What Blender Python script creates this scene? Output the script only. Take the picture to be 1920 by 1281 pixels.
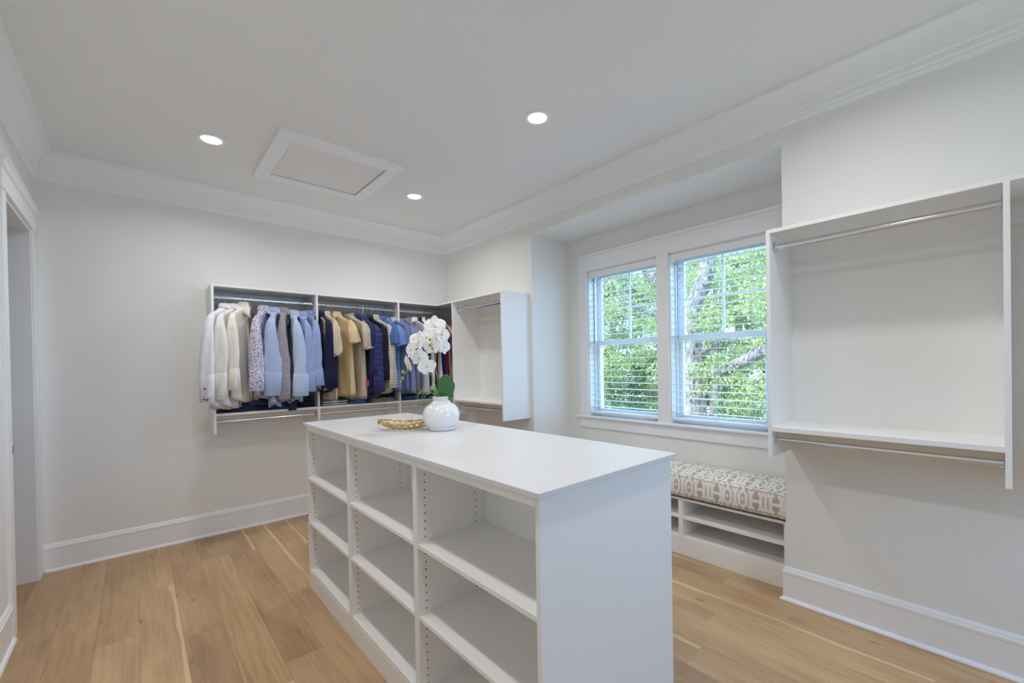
import bpy, bmesh, math, random
from mathutils import Vector, Matrix
import numpy as np

S = bpy.context.scene
for o in list(bpy.data.objects):
    bpy.data.objects.remove(o)
COL = S.collection
PI = math.pi
R = math.radians

# ------------------------------------------------------------------ camera
CAM_H, YAW, PITCH, ROLL, FOC = 1.4503, 0.7255, -0.0076, -0.0169, 804.5
cd = bpy.data.cameras.new('camera')
cam = bpy.data.objects.new('camera', cd)
COL.objects.link(cam)
fw = Vector((math.sin(YAW) * math.cos(PITCH), math.cos(YAW) * math.cos(PITCH), math.sin(PITCH)))
rt = Vector((math.cos(YAW), -math.sin(YAW), 0))
up = rt.cross(fw)
r2 = math.cos(ROLL) * rt + math.sin(ROLL) * up
u2 = -math.sin(ROLL) * rt + math.cos(ROLL) * up
m = Matrix((r2, u2, -fw)).transposed().to_4x4()
m.translation = (0, 0, CAM_H)
cam.matrix_world = m
cd.sensor_fit = 'HORIZONTAL'
cd.sensor_width = 36.0
cd.lens = FOC / 1920 * 36.0
cd.shift_x = -8.14 / 1920
cd.shift_y = 51.17 / 1920
cd.clip_start = 0.02
cd.clip_end = 300
S.camera = cam

# ------------------------------------------------------------------ light and exposure
SKY = (0.31, 0.58, 1.0)
SKY_STRENGTH = 7.6
SUN_STRENGTH = 7.5
LAMP_POWER = 7.7
LAMP_COLOR = (0.985, 0.975, 0.985)
LENS_EMIT = 4.0
S.view_settings.view_transform = 'Standard'
S.view_settings.look = 'None'
S.view_settings.gamma = 1
S.view_settings.use_curve_mapping = False
S.view_settings.exposure = 0.04

world = bpy.data.worlds.new('sky')
S.world = world
world.use_nodes = True
bg = world.node_tree.nodes['Background']
bg.inputs['Color'].default_value = (*SKY, 1)
bg.inputs['Strength'].default_value = SKY_STRENGTH

sd = bpy.data.lights.new('sun', 'SUN')
sd.energy = SUN_STRENGTH
sd.angle = R(1.0)
sd.color = (1.0, 0.95, 0.85)
sun = bpy.data.objects.new('sun', sd)
COL.objects.link(sun)
sun.rotation_euler = Vector((0.62, -0.22, -0.75)).to_track_quat('-Z', 'Y').to_euler()

S.cycles.use_denoising = True
S.cycles.max_bounces = 12
S.cycles.diffuse_bounces = 8
S.cycles.glossy_bounces = 4
S.cycles.transparent_max_bounces = 16
S.cycles.transmission_bounces = 6
S.cycles.caustics_reflective = False
S.cycles.caustics_refractive = False
S.cycles.sample_clamp_indirect = 8.0

# ------------------------------------------------------------------ room dimensions (metres, camera stands over the origin)
YB, XR, XL, XA, H = 4.6198, 2.9408, -0.5388, 3.5028, 3.0527
YF = -1.75
YA0, YA1, ZAL = 0.8704, 3.0669, 2.753      # window alcove
DEP = 0.3587                               # depth of the hanging units
ZT, ZB = 2.1626, 0.9264                    # their top and the underside of their panels
TH = 0.019


# ------------------------------------------------------------------ materials
def mat(name, color, rough=0.5, metal=0.0, spec=0.5, bump=0.0, bscale=200.0, sheen=0.0):
    m = bpy.data.materials.new(name)
    m.use_nodes = True
    nt = m.node_tree
    b = nt.nodes['Principled BSDF']
    b.inputs['Base Color'].default_value = (*color, 1)
    b.inputs['Roughness'].default_value = rough
    b.inputs['Metallic'].default_value = metal
    b.inputs['Specular IOR Level'].default_value = spec
    if sheen:
        b.inputs['Sheen Weight'].default_value = sheen
    if bump:
        n = nt.nodes.new('ShaderNodeTexNoise')
        n.inputs['Scale'].default_value = bscale
        n.inputs['Detail'].default_value = 3
        tc = nt.nodes.new('ShaderNodeTexCoord')
        nt.links.new(tc.outputs['Object'], n.inputs['Vector'])
        bp = nt.nodes.new('ShaderNodeBump')
        bp.inputs['Strength'].default_value = bump
        bp.inputs['Distance'].default_value = 0.002
        nt.links.new(n.outputs['Fac'], bp.inputs['Height'])
        nt.links.new(bp.outputs['Normal'], b.inputs['Normal'])
    return m


def srgb(r, g, b):
    f = lambda c: (c / 255 / 12.92) if c / 255 <= 0.04045 else ((c / 255 + 0.055) / 1.055) ** 2.4
    return (f(r), f(g), f(b))


M = {}
M['wall'] = mat('wall_paint', srgb(236, 236, 233), 0.75, spec=0.25, bump=0.06, bscale=350)
M['ceiling'] = mat('ceiling_paint', srgb(236, 236, 236), 0.85, spec=0.2, bump=0.05, bscale=300)
M['trim'] = mat('trim_paint', srgb(242, 243, 245), 0.4, spec=0.45, bump=0.03, bscale=120)
M['mel'] = mat('white_melamine', srgb(241, 240, 238), 0.38, spec=0.5, bump=0.03, bscale=400)
M['counter'] = mat('white_counter', srgb(219, 218, 218), 0.32, spec=0.5, bump=0.02, bscale=300)
M['chrome'] = mat('chrome', (0.72, 0.74, 0.77), 0.12, metal=1.0)
M['steel'] = mat('dark_steel', (0.25, 0.25, 0.27), 0.3, metal=1.0)
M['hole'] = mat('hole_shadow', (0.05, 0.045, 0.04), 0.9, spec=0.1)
M['palehole'] = mat('pale_hole', (0.42, 0.42, 0.42), 0.9, spec=0.1)
M['vinyl'] = mat('white_vinyl', srgb(236, 239, 241), 0.35, spec=0.5)
M['slat'] = mat('blind_slat', srgb(240, 241, 241), 0.45, spec=0.4)
M['cord'] = mat('blind_cord', srgb(225, 226, 226), 0.8)
M['black'] = mat('black_plastic', (0.012, 0.012, 0.014), 0.5)
M['bronze'] = mat('dark_bronze', (0.02, 0.012, 0.01), 0.45, metal=0.6)
M['gold'] = mat('antique_gold', (0.62, 0.42, 0.16), 0.3, metal=1.0, bump=0.5, bscale=150)
M['wood_hanger'] = mat('hanger_wood', srgb(205, 150, 105), 0.5)
M['brass_clip'] = mat('brass_clip', srgb(205, 180, 110), 0.4)
M['plastic'] = mat('white_plastic', srgb(240, 240, 240), 0.35)
M['hwire'] = mat('pale_wire', (0.62, 0.65, 0.7), 0.3, metal=0.9)


def emis(name, col, st):
    m = bpy.data.materials.new(name)
    m.use_nodes = True
    b = m.node_tree.nodes['Principled BSDF']
    b.inputs['Base Color'].default_value = (0.9, 0.9, 0.9, 1)
    b.inputs['Emission Color'].default_value = (*col, 1)
    b.inputs['Emission Strength'].default_value = st
    return m


M['lens'] = emis('lamp_lens', (1.0, 0.93, 0.85), LENS_EMIT)


def glass_mat():
    m = bpy.data.materials.new('window_glass')
    m.use_nodes = True
    nt = m.node_tree
    nt.nodes.clear()
    out = nt.nodes.new('ShaderNodeOutputMaterial')
    mix = nt.nodes.new('ShaderNodeMixShader')
    tr = nt.nodes.new('ShaderNodeBsdfTransparent')
    tr.inputs['Color'].default_value = (0.985, 0.995, 0.993, 1)
    gl = nt.nodes.new('ShaderNodeBsdfGlossy')
    gl.inputs['Roughness'].default_value = 0.0
    # Schlick reflectance, the same from both sides of the pane
    lw = nt.nodes.new('ShaderNodeLayerWeight')
    lw.inputs['Blend'].default_value = 0.5
    pw = nt.nodes.new('ShaderNodeMath')
    pw.operation = 'POWER'
    pw.inputs[1].default_value = 5.0
    ma = nt.nodes.new('ShaderNodeMath')
    ma.operation = 'MULTIPLY_ADD'
    ma.inputs[1].default_value = 0.92
    ma.inputs[2].default_value = 0.03
    nt.links.new(lw.outputs['Facing'], pw.inputs[0])
    nt.links.new(pw.outputs[0], ma.inputs[0])
    nt.links.new(ma.outputs[0], mix.inputs[0])
    nt.links.new(tr.outputs[0], mix.inputs[1])
    nt.links.new(gl.outputs[0], mix.inputs[2])
    nt.links.new(mix.outputs[0], out.inputs['Surface'])
    return m


M['glass'] = glass_mat()


class NT:
    """little helper to write node trees"""
    def __init__(self, name, rough=0.8, spec=0.2):
        self.m = bpy.data.materials.new(name)
        self.m.use_nodes = True
        self.t = self.m.node_tree
        self.b = self.t.nodes['Principled BSDF']
        self.b.inputs['Roughness'].default_value = rough
        self.b.inputs['Specular IOR Level'].default_value = spec
        self.tc = self.t.nodes.new('ShaderNodeTexCoord')

    def n(self, kind, **kw):
        nd = self.t.nodes.new(kind)
        for k, v in kw.items():
            if k.startswith('i_'):
                nd.inputs[k[2:].replace('_', ' ')].default_value = v
            else:
                setattr(nd, k, v)
        return nd

    def l(self, a, b):
        self.t.links.new(a, b)

    def mapping(self, scale=(1, 1, 1), rot=(0, 0, 0), src=None):
        mp = self.n('ShaderNodeMapping')
        mp.inputs['Scale'].default_value = scale
        mp.inputs['Rotation'].default_value = rot
        self.l(src or self.tc.outputs['Object'], mp.inputs['Vector'])
        return mp.outputs[0]

    def noise(self, vec, scale, detail=3, rough=0.5, dist=0.0):
        nd = self.n('ShaderNodeTexNoise')
        nd.inputs['Scale'].default_value = scale
        nd.inputs['Detail'].default_value = detail
        nd.inputs['Roughness'].default_value = rough
        nd.inputs['Distortion'].default_value = dist
        self.l(vec, nd.inputs['Vector'])
        return nd.outputs['Fac']

    def ramp(self, fac, stops):
        r = self.n('ShaderNodeValToRGB')
        e = r.color_ramp.elements
        while len(e) < len(stops):
            e.new(0.5)
        for i, (p, c) in enumerate(stops):
            e[i].position = p
            e[i].color = (*c, 1)
        self.l(fac, r.inputs[0])
        return r.outputs[0]

    def mix(self, fac, a, b, mode='MIX'):
        x = self.n('ShaderNodeMix', data_type='RGBA', blend_type=mode)
        for sock, v in ((x.inputs[0], fac), (x.inputs[6], a), (x.inputs[7], b)):
            if isinstance(v, (int, float)):
                sock.default_value = v
            elif isinstance(v, tuple):
                sock.default_value = (*v, 1)
            else:
                self.l(v, sock)
        return x.outputs[2]

    def math(self, op, a, b=0.0, c=None):
        x = self.n('ShaderNodeMath', operation=op)
        for sock, v in zip(x.inputs, (a, b, c)):
            if v is None:
                continue
            if isinstance(v, (int, float)):
                sock.default_value = v
            else:
                self.l(v, sock)
        return x.outputs[0]

    def sep(self, vec=None):
        s = self.n('ShaderNodeSeparateXYZ')
        self.l(vec or self.tc.outputs['Object'], s.inputs[0])
        return s.outputs

    def bump(self, h, strength, dist=0.002):
        b = self.n('ShaderNodeBump')
        b.inputs['Strength'].default_value = strength
        b.inputs['Distance'].default_value = dist
        self.l(h, b.inputs['Height'])
        self.l(b.outputs[0], self.b.inputs['Normal'])


def cloth(name, col, pattern=None, col2=None, col3=None, rough=0.85):
    t = NT(name, rough, 0.15)
    t.b.inputs['Sheen Weight'].default_value = 0.15
    base = t.mix(t.noise(t.tc.outputs['Object'], 14, 4), tuple(c * 0.9 for c in col), tuple(min(1, c * 1.06) for c in col))
    sp = t.sep()
    if pattern == 'stripe':          # narrow vertical stripes
        f = t.math('LESS_THAN', t.math('FRACT', t.math('MULTIPLY', t.math('ADD', sp[0], sp[1]), 95)), 0.4)
        base = t.mix(f, base, col2)
    elif pattern == 'wide':
        f = t.math('LESS_THAN', t.math('FRACT', t.math('MULTIPLY', t.math('ADD', sp[0], sp[1]), 40)), 0.3)
        base = t.mix(f, base, col2)
    elif pattern == 'plaid':
        fu = t.math('LESS_THAN', t.math('FRACT', t.math('MULTIPLY', t.math('ADD', sp[0], sp[1]), 34)), 0.14)
        fz = t.math('LESS_THAN', t.math('FRACT', t.math('MULTIPLY', sp[2], 34)), 0.14)
        f = t.math('MINIMUM', t.math('ADD', fu, fz), 1.0)
        base = t.mix(t.math('MULTIPLY', f, 0.75), base, col2)
    elif pattern == 'dots':          # small floral specks
        v = t.n('ShaderNodeTexVoronoi')
        v.inputs['Scale'].default_value = 95
        t.l(t.tc.outputs['Object'], v.inputs['Vector'])
        f = t.math('LESS_THAN', v.outputs['Distance'], 0.42)
        pick = t.math('GREATER_THAN', t.noise(t.tc.outputs['Object'], 60, 1), 0.5)
        base = t.mix(f, base, t.mix(pick, col2, col3))
    elif pattern == 'mottle':
        f = t.noise(t.tc.outputs['Object'], 160, 2)
        base = t.mix(t.math('GREATER_THAN', f, 0.5), base, col2)
    elif pattern == 'denim':
        f = t.noise(t.mapping((1, 1, 0.25)), 220, 2)
        base = t.mix(t.math('MULTIPLY', f, 0.6), base, col2)
    t.l(base, t.b.inputs['Base Color'])
    h = t.noise(t.tc.outputs['Object'], 420, 2)
    if pattern == 'quilt':
        q = t.math('ABSOLUTE', t.math('SINE', t.math('MULTIPLY', sp[2], 58)))
        h = t.math('ADD', t.math('MULTIPLY', h, 0.1), t.math('POWER', q, 0.5))
        t.bump(h, 0.8, 0.008)
    else:
        t.bump(h, 0.25, 0.001)
    return t.m


# ------------------------------------------------------------------ mesh helpers
class MB:
    def __init__(s):
        s.v = []
        s.f = []

    def add(s, vs, fs):
        n = len(s.v)
        s.v += [tuple(p) for p in vs]
        s.f += [tuple(i + n for i in q) for q in fs]
        return s

    def box(s, x0, x1, y0, y1, z0, z1):
        x0, x1 = min(x0, x1), max(x0, x1)
        y0, y1 = min(y0, y1), max(y0, y1)
        z0, z1 = min(z0, z1), max(z0, z1)
        vs = [(x, y, z) for z in (z0, z1) for y in (y0, y1) for x in (x0, x1)]
        return s.add(vs, [(0, 2, 3, 1), (4, 5, 7, 6), (0, 1, 5, 4), (2, 6, 7, 3), (0, 4, 6, 2), (1, 3, 7, 5)])

    def tube(s, pts, rad, n=8, cap=True, flat=1.0, closed=False):
        pts = [Vector(p) for p in pts]
        rads = rad if isinstance(rad, (list, tuple)) else [rad] * len(pts)
        base = len(s.v)
        prev = None
        N = len(pts)
        for i, p in enumerate(pts):
            a = pts[(i - 1) % N] if (i or closed) else p
            b = pts[(i + 1) % N] if (i < N - 1 or closed) else p
            d = (b - a).normalized()
            if prev is None:
                ref = Vector((0, 0, 1)) if abs(d.z) < 0.9 else Vector((1, 0, 0))
                e1 = d.cross(ref).normalized()
            else:
                e1 = (prev - d * prev.dot(d)).normalized()
            prev = e1
            e2 = d.cross(e1)
            for k in range(n):
                t = 2 * PI * k / n
                s.v.append(tuple(p + e1 * math.cos(t) * rads[i] + e2 * math.sin(t) * rads[i] * flat))
        for i in range(N if closed else N - 1):
            for k in range(n):
                i2 = (i + 1) % N
                s.f.append((base + i * n + k, base + i * n + (k + 1) % n, base + i2 * n + (k + 1) % n, base + i2 * n + k))
        if cap and not closed:
            s.f.append(tuple(base + k for k in range(n))[::-1])
            s.f.append(tuple(base + (N - 1) * n + k for k in range(n)))
        return s

    def rings(s, rings, closed=True, cap0=False, cap1=False):
        base = len(s.v)
        n = len(rings[0])
        for r_ in rings:
            s.v += [tuple(p) for p in r_]
        for i in range(len(rings) - 1):
            for k in range(n if closed else n - 1):
                s.f.append((base + i * n + k, base + i * n + (k + 1) % n, base + (i + 1) * n + (k + 1) % n, base + (i + 1) * n + k))
        if cap0:
            s.f.append(tuple(base + k for k in range(n))[::-1])
        if cap1:
            s.f.append(tuple(base + (len(rings) - 1) * n + k for k in range(n)))
        return s

    def lathe(s, prof, c=(0, 0, 0), n=40):
        return s.rings([[(c[0] + r_ * math.cos(2 * PI * k / n), c[1] + r_ * math.sin(2 * PI * k / n), c[2] + z) for k in range(n)] for r_, z in prof])


WLOC = {}


def obj(name, mb, material, parent=None, smooth=False, bevel=0.0, local=False, solid=0.0, subd=0, mesh=None):
    """link one mesh object; vertices are in world space unless local=True"""
    if mesh is None:
        off = Vector((0, 0, 0))
        if parent is not None and not local:
            off = WLOC.get(parent.name, Vector((0, 0, 0)))
        me = bpy.data.meshes.new(name)
        me.from_pydata([(p[0] - off.x, p[1] - off.y, p[2] - off.z) for p in mb.v], [], mb.f)
        bm = bmesh.new()
        bm.from_mesh(me)
        bmesh.ops.recalc_face_normals(bm, faces=bm.faces)
        bm.to_mesh(me)
        bm.free()
        if material is not None:
            me.materials.append(material)
        if smooth:
            me.polygons.foreach_set('use_smooth', [True] * len(me.polygons))
    else:
        me = mesh
    o = bpy.data.objects.new(name, me)
    COL.objects.link(o)
    if parent is not None:
        o.parent = parent
        WLOC[o.name] = WLOC.get(parent.name, Vector((0, 0, 0)))
    if solid:
        md = o.modifiers.new('thickness', 'SOLIDIFY')
        md.thickness = solid
        md.offset = 0
    if subd:
        md = o.modifiers.new('smooth', 'SUBSURF')
        md.levels = subd
        md.render_levels = subd
    if bevel:
        md = o.modifiers.new('edge', 'BEVEL')
        md.width = bevel
        md.segments = 1
        md.limit_method = 'ANGLE'
    return o


def thing(name, label, cat, loc=(0, 0, 0), group=None, rotz=0.0):
    o = bpy.data.objects.new(name, None)
    COL.objects.link(o)
    o.empty_display_size = 0.05
    o.location = loc
    o.rotation_euler = (0, 0, rotz)
    WLOC[o.name] = Vector(loc)
    return tag(o, label, cat, group)


def tag(o, label, cat, group=None):
    o['label'] = label
    o['category'] = cat
    if group:
        o['group'] = group
    return o


def struct(name, mb, material, label=None, **kw):
    o = obj(name, mb, material, **kw)
    o['kind'] = 'structure'
    if label:
        o['label'] = label
        o['category'] = name.split('_')[0]
    return o


def stuff(o):
    o['kind'] = 'stuff'
    return o


def pbox(name, parent, material, x0, x1, y0, y1, z0, z1, bevel=0.001):
    return obj(name, MB().box(x0, x1, y0, y1, z0, z1), material, parent, bevel=bevel)


def sweep(mb, prof, axis, wallc, sgn, a0, a1, m0=0, m1=0):
    """run a moulding profile (offset from wall, z) along x or y; m0/m1 = mitre sign at each end"""
    rings = []
    for end, mt in ((a0, m0), (a1, m1)):
        ring = []
        for off, z in prof:
            c = end + mt * off
            w = wallc + sgn * off
            ring.append((c, w, z) if axis == 'x' else (w, c, z))
        rings.append(ring)
    mb.rings(rings, closed=True, cap0=True, cap1=True)
    return mb


# ------------------------------------------------------------------ room shell
struct('wall_back', MB().box(-2.15, XA + 0.3, YB, YB + 0.15, -0.05, H + 0.15), M['wall'], 'plain off white wall behind the hanging clothes')
wr = MB()
wr.box(XR, XA + 0.2, YF - 0.15, YA0, -0.05, H + 0.1)
wr.box(XR, XA + 0.2, YA1, YB, -0.05, H + 0.1)
wr.box(XR, XA + 0.2, YA0, YA1, ZAL, H + 0.1)
struct('wall_right', wr, M['wall'], 'off white wall with the window alcove cut into it')

JN, JF, JZ = 3.66, 4.475, 2.44            # door opening in the left wall
wl = MB()
wl.box(XL - 0.12, XL, YF - 0.15, JN - 0.018, -0.05, H + 0.1)
wl.box(XL - 0.12, XL, JF + 0.018, YB, -0.05, H + 0.1)
wl.box(XL - 0.12, XL, JN - 0.018, JF + 0.018, JZ + 0.018, H + 0.1)
struct('wall_left', wl, M['wall'], 'off white wall with the tall cased door opening')
struct('wall_hall', MB().box(-2.15, -2.0, YF - 0.15, YB, -0.05, H + 0.1), M['wall'])

# openings in the alcove wall
W1 = (2.03, 2.82)
W2 = (1.13, 1.918)
WZ0, WZ1 = 0.90, 2.406
WT = 0.2
wa = MB()
wa.box(XA, XA + WT, YA0 - 0.05, W2[0], -0.05, ZAL + 0.05)
wa.box(XA, XA + WT, W2[1], W1[0], WZ0, WZ1)
wa.box(XA, XA + WT, W1[1], YA1 + 0.05, -0.05, ZAL + 0.05)
wa.box(XA, XA + WT, W2[0], W1[1], -0.05, WZ0)
wa.box(XA, XA + WT, W2[0], W1[1], WZ1, ZAL + 0.05)
struct('wall_alcove', wa, M['wall'], 'back wall of the window alcove around both windows')

FW = (1.4, 2.75, 0.95, 2.40)               # added window behind the camera, unseen, placed for daylight on the island end
wf = MB()
wf.box(-2.15, FW[0], YF - 0.15, YF, -0.05, H + 0.1)
wf.box(FW[1], XA + 0.3, YF - 0.15, YF, -0.05, H + 0.1)
wf.box(FW[0], FW[1], YF - 0.15, YF, -0.05, FW[2])
wf.box(FW[0], FW[1], YF - 0.15, YF, FW[3], H + 0.1)
struct('wall_front', wf, M['wall'])
struct('ceiling', MB().box(-2.15, XA + 0.3, YF - 0.15, YB + 0.15, H, H + 0.2), M['ceiling'], 'flat pale ceiling with recessed lights and hatch')

# floor: sub-floor slab + oak planks, each its own part
floor = struct('floor', MB().box(-2.15, XA + 0.3, YF - 0.15, YB + 0.15, -0.2, -0.014), mat('subfloor', srgb(120, 95, 68), 0.9), 'light oak plank floor of the dressing room')


def plank_mat():
    t = NT('oak_plank', 0.42, 0.4)
    oi = t.n('ShaderNodeObjectInfo')
    rnd = oi.outputs['Random']
    off = t.n('ShaderNodeCombineXYZ')
    t.l(t.math('MULTIPLY', rnd, 37.0), off.inputs[0])
    t.l(t.math('MULTIPLY', rnd, 91.0), off.inputs[1])
    add = t.n('ShaderNodeVectorMath', operation='ADD')
    t.l(t.tc.outputs['Object'], add.inputs[0])
    t.l(off.outputs[0], add.inputs[1])
    vec = add.outputs[0]
    tone = t.ramp(rnd, [(0.0, srgb(184, 149, 112)), (0.25, srgb(199, 166, 126)), (0.5, srgb(174, 143, 112)), (0.75, srgb(206, 172, 128)), (1.0, srgb(188, 152, 116))])
    g1 = t.noise(t.mapping((26, 1.1, 1), src=vec), 2.0, 6, 0.6, 0.6)
    g2 = t.noise(t.mapping((110, 3.5, 1), src=vec), 2.0, 4, 0.6, 0.2)
    blot = t.noise(t.mapping((3, 0.9, 1), src=vec), 1.6, 2)
    dark = t.mix(0.75, tone, srgb(138, 104, 74))
    c = t.mix(t.ramp(g1, [(0.35, (0, 0, 0)), (0.75, (0.75, 0.75, 0.75))]), tone, dark)
    c = t.mix(t.ramp(g2, [(0.45, (0, 0, 0)), (0.8, (0.4, 0.4, 0.4))]), c, dark)
    c = t.mix(t.ramp(blot, [(0.35, (0.35, 0.35, 0.35)), (0.6, (0, 0, 0))]), c, srgb(222, 190, 146))
    # pale sapwood band along one edge of some planks
    sx = t.sep()[0]
    wob = t.math('MULTIPLY', t.math('SUBTRACT', t.noise(t.mapping((0.2, 1.2, 1), src=vec), 1.5, 2), 0.5), 0.09)
    edge = t.math('GREATER_THAN', t.math('ADD', sx, wob), 0.066)
    some = t.math('GREATER_THAN', t.math('FRACT', t.math('MULTIPLY', rnd, 7.13)), 0.72)
    c = t.mix(t.math('MULTIPLY', t.math('MULTIPLY', edge, some), 0.7), c, srgb(226, 200, 158))
    # knots
    v = t.n('ShaderNodeTexVoronoi')
    v.inputs['Scale'].default_value = 1.0
    t.l(t.mapping((7, 2.6, 1), src=vec), v.inputs['Vector'])
    kn = t.ramp(v.outputs['Distance'], [(0.0, (1, 1, 1)), (0.05, (0.5, 0.5, 0.5)), (0.12, (0, 0, 0))])
    kpick = t.math('GREATER_THAN', t.noise(t.mapping((2, 1, 1), src=vec), 1.3, 1), 0.55)
    c = t.mix(t.math('MULTIPLY', kn, kpick), c, srgb(96, 68, 46))
    t.l(c, t.b.inputs['Base Color'])
    t.bump(g2, 0.12, 0.001)
    return t.m


M['plank'] = plank_mat()
PW, PX0 = 0.1785, 0.17
rng = random.Random(4)
joints = {0: [2.94, 0.9], -1: [3.75, 1.7], -2: [3.16, 1.2], 3: [3.07, 1.3], -3: [3.45, 1.9], 1: [2.2, 4.05], 2: [4.0, 2.35], 12: [1.10, 3.3], 13: [2.6, 0.2], 14: [0.80, 2.9]}
col0 = math.floor((XL - 0.16 - PX0) / PW)
col1 = math.ceil((XA - PX0) / PW)
for k in range(col0, col1):
    x0 = PX0 + k * PW
    x1 = x0 + PW
    if x0 > 3.12:
        continue
    if k in joints:
        js = sorted([YF - 0.1, YB] + joints[k])
    else:
        y = YF - 0.1
        js = [y]
        y += rng.uniform(0.5, 1.9)
        while y < YB - 0.4:
            js.append(y)
            y += rng.uniform(1.3, 2.3)
        js.append(YB)
    for a, b in zip(js[:-1], js[1:]):
        cx, cy = (x0 + x1) / 2, (a + b) / 2
        g = 0.0002
        mb = MB().box(-PW / 2 + g, PW / 2 - g, -(b - a) / 2 + g, (b - a) / 2 - g, -0.014, 0)
        o = obj('plank', mb, M['plank'], floor, bevel=0.0006, local=True)
        o.location = (cx, cy, 0)
# hall floor beyond the doorway
for k in range(5):
    x1 = PX0 + col0 * PW - k * PW
    mb = MB().box(-PW / 2 + .0005, PW / 2 - .0005, -3.2, 3.2, -0.014, 0)
    o = obj('plank', mb, M['plank'], floor, bevel=0.0012, local=True)
    o.location = (x1 - PW / 2, 1.42, 0)

# baseboards, crown
BASE = [(0, 0), (0.031, 0), (0.031, 0.008), (0.026, 0.017), (0.016, 0.021), (0.016, 0.160), (0.0185, 0.163), (0.0185, 0.178), (0.013, 0.184), (0.0125, 0.190), (0.006, 0.202), (0, 0.204)]
struct('baseboard_back', sweep(MB(), BASE, 'x', YB, -1, XL, XR, 1, -1), M['trim'], 'tall white baseboard along the back wall', bevel=0.0008)
struct('baseboard_right', sweep(MB(), BASE, 'y', XR, -1, YF, YA0, 1, 1), M['trim'], 'tall white baseboard below the empty hanging unit', bevel=0.0008)
struct('baseboard_corner', sweep(MB(), BASE, 'y', XR, -1, YA1, YB, -1, -1), M['trim'])
struct('baseboard_left', sweep(MB(), BASE, 'y', XL, 1, YF, JN - 0.1, 1, 0), M['trim'], 'white baseboard left of the door opening', bevel=0.0008)
CROWN = [(0, 2.852), (0.010, 2.852), (0.012, 2.862), (0.018, 2.868), (0.018, 2.884), (0.025, 2.890), (0.025, 2.918), (0.033, 2.926)]
for i in range(1, 9):
    t = i / 8
    CROWN.append((0.033 + 0.072 * (1 - math.cos(t * PI / 2)), 2.926 + 0.106 * math.sin(t * PI / 2)))
CROWN += [(0.113, 3.034), (0.113, H), (0, H)]
struct('trim_1', sweep(MB(), CROWN, 'x', YB, -1, XL, XR, 1, -1), M['trim'], 'crown moulding along the back wall')
struct('trim_2', sweep(MB(), CROWN, 'y', XR, -1, YF, YB, 1, -1), M['trim'], 'crown moulding above the window alcove')
struct('trim_3', sweep(MB(), CROWN, 'y', XL, 1, YF, YB, 1, -1), M['trim'], 'crown moulding above the door opening')

# ------------------------------------------------------------------ door opening
dr = thing('door_1', 'tall white cased door opening in the left wall', 'door', (XL, JN, 0))
dr['kind'] = 'structure'
mb = MB()
mb.box(XL - 0.14, XL + 0.004, JF, JF + 0.018, 0, JZ + 0.0)
mb.box(XL - 0.14, XL + 0.004, JN - 0.018, JN, 0, JZ)
mb.box(XL - 0.14, XL + 0.004, JN - 0.018, JF + 0.018, JZ, JZ + 0.018)
obj('jamb', mb, M['trim'], dr, bevel=0.001)
pbox('door_casing', dr, M['trim'], XL, XL + 0.014, JF + 0.006, YB - 0.002, 0, JZ + 0.02)
pbox('door_casing', dr, M['trim'], XL, XL + 0.018, JN - 0.10, JN - 0.006, 0, JZ + 0.02)
pbox('head_casing', dr, M['trim'], XL, XL + 0.022, JN - 0.12, YB - 0.002, JZ + 0.02, JZ + 0.13)
capp = [(0, JZ + 0.13), (0.026, JZ + 0.13), (0.034, JZ + 0.142), (0.034, JZ + 0.165), (0.042, JZ + 0.172), (0.042, JZ + 0.182), (0, JZ + 0.182)]
obj('head_cap', sweep(MB(), capp, 'y', XL, 1, JN - 0.14, YB - 0.002), M['trim'], dr)
s = pbox('strike_plate', dr, M['bronze'], XL - 0.112, XL - 0.096, JF - 0.0025, JF, 0.905, 0.958)
s['label'] = 'small dark bronze strike plate'

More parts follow.
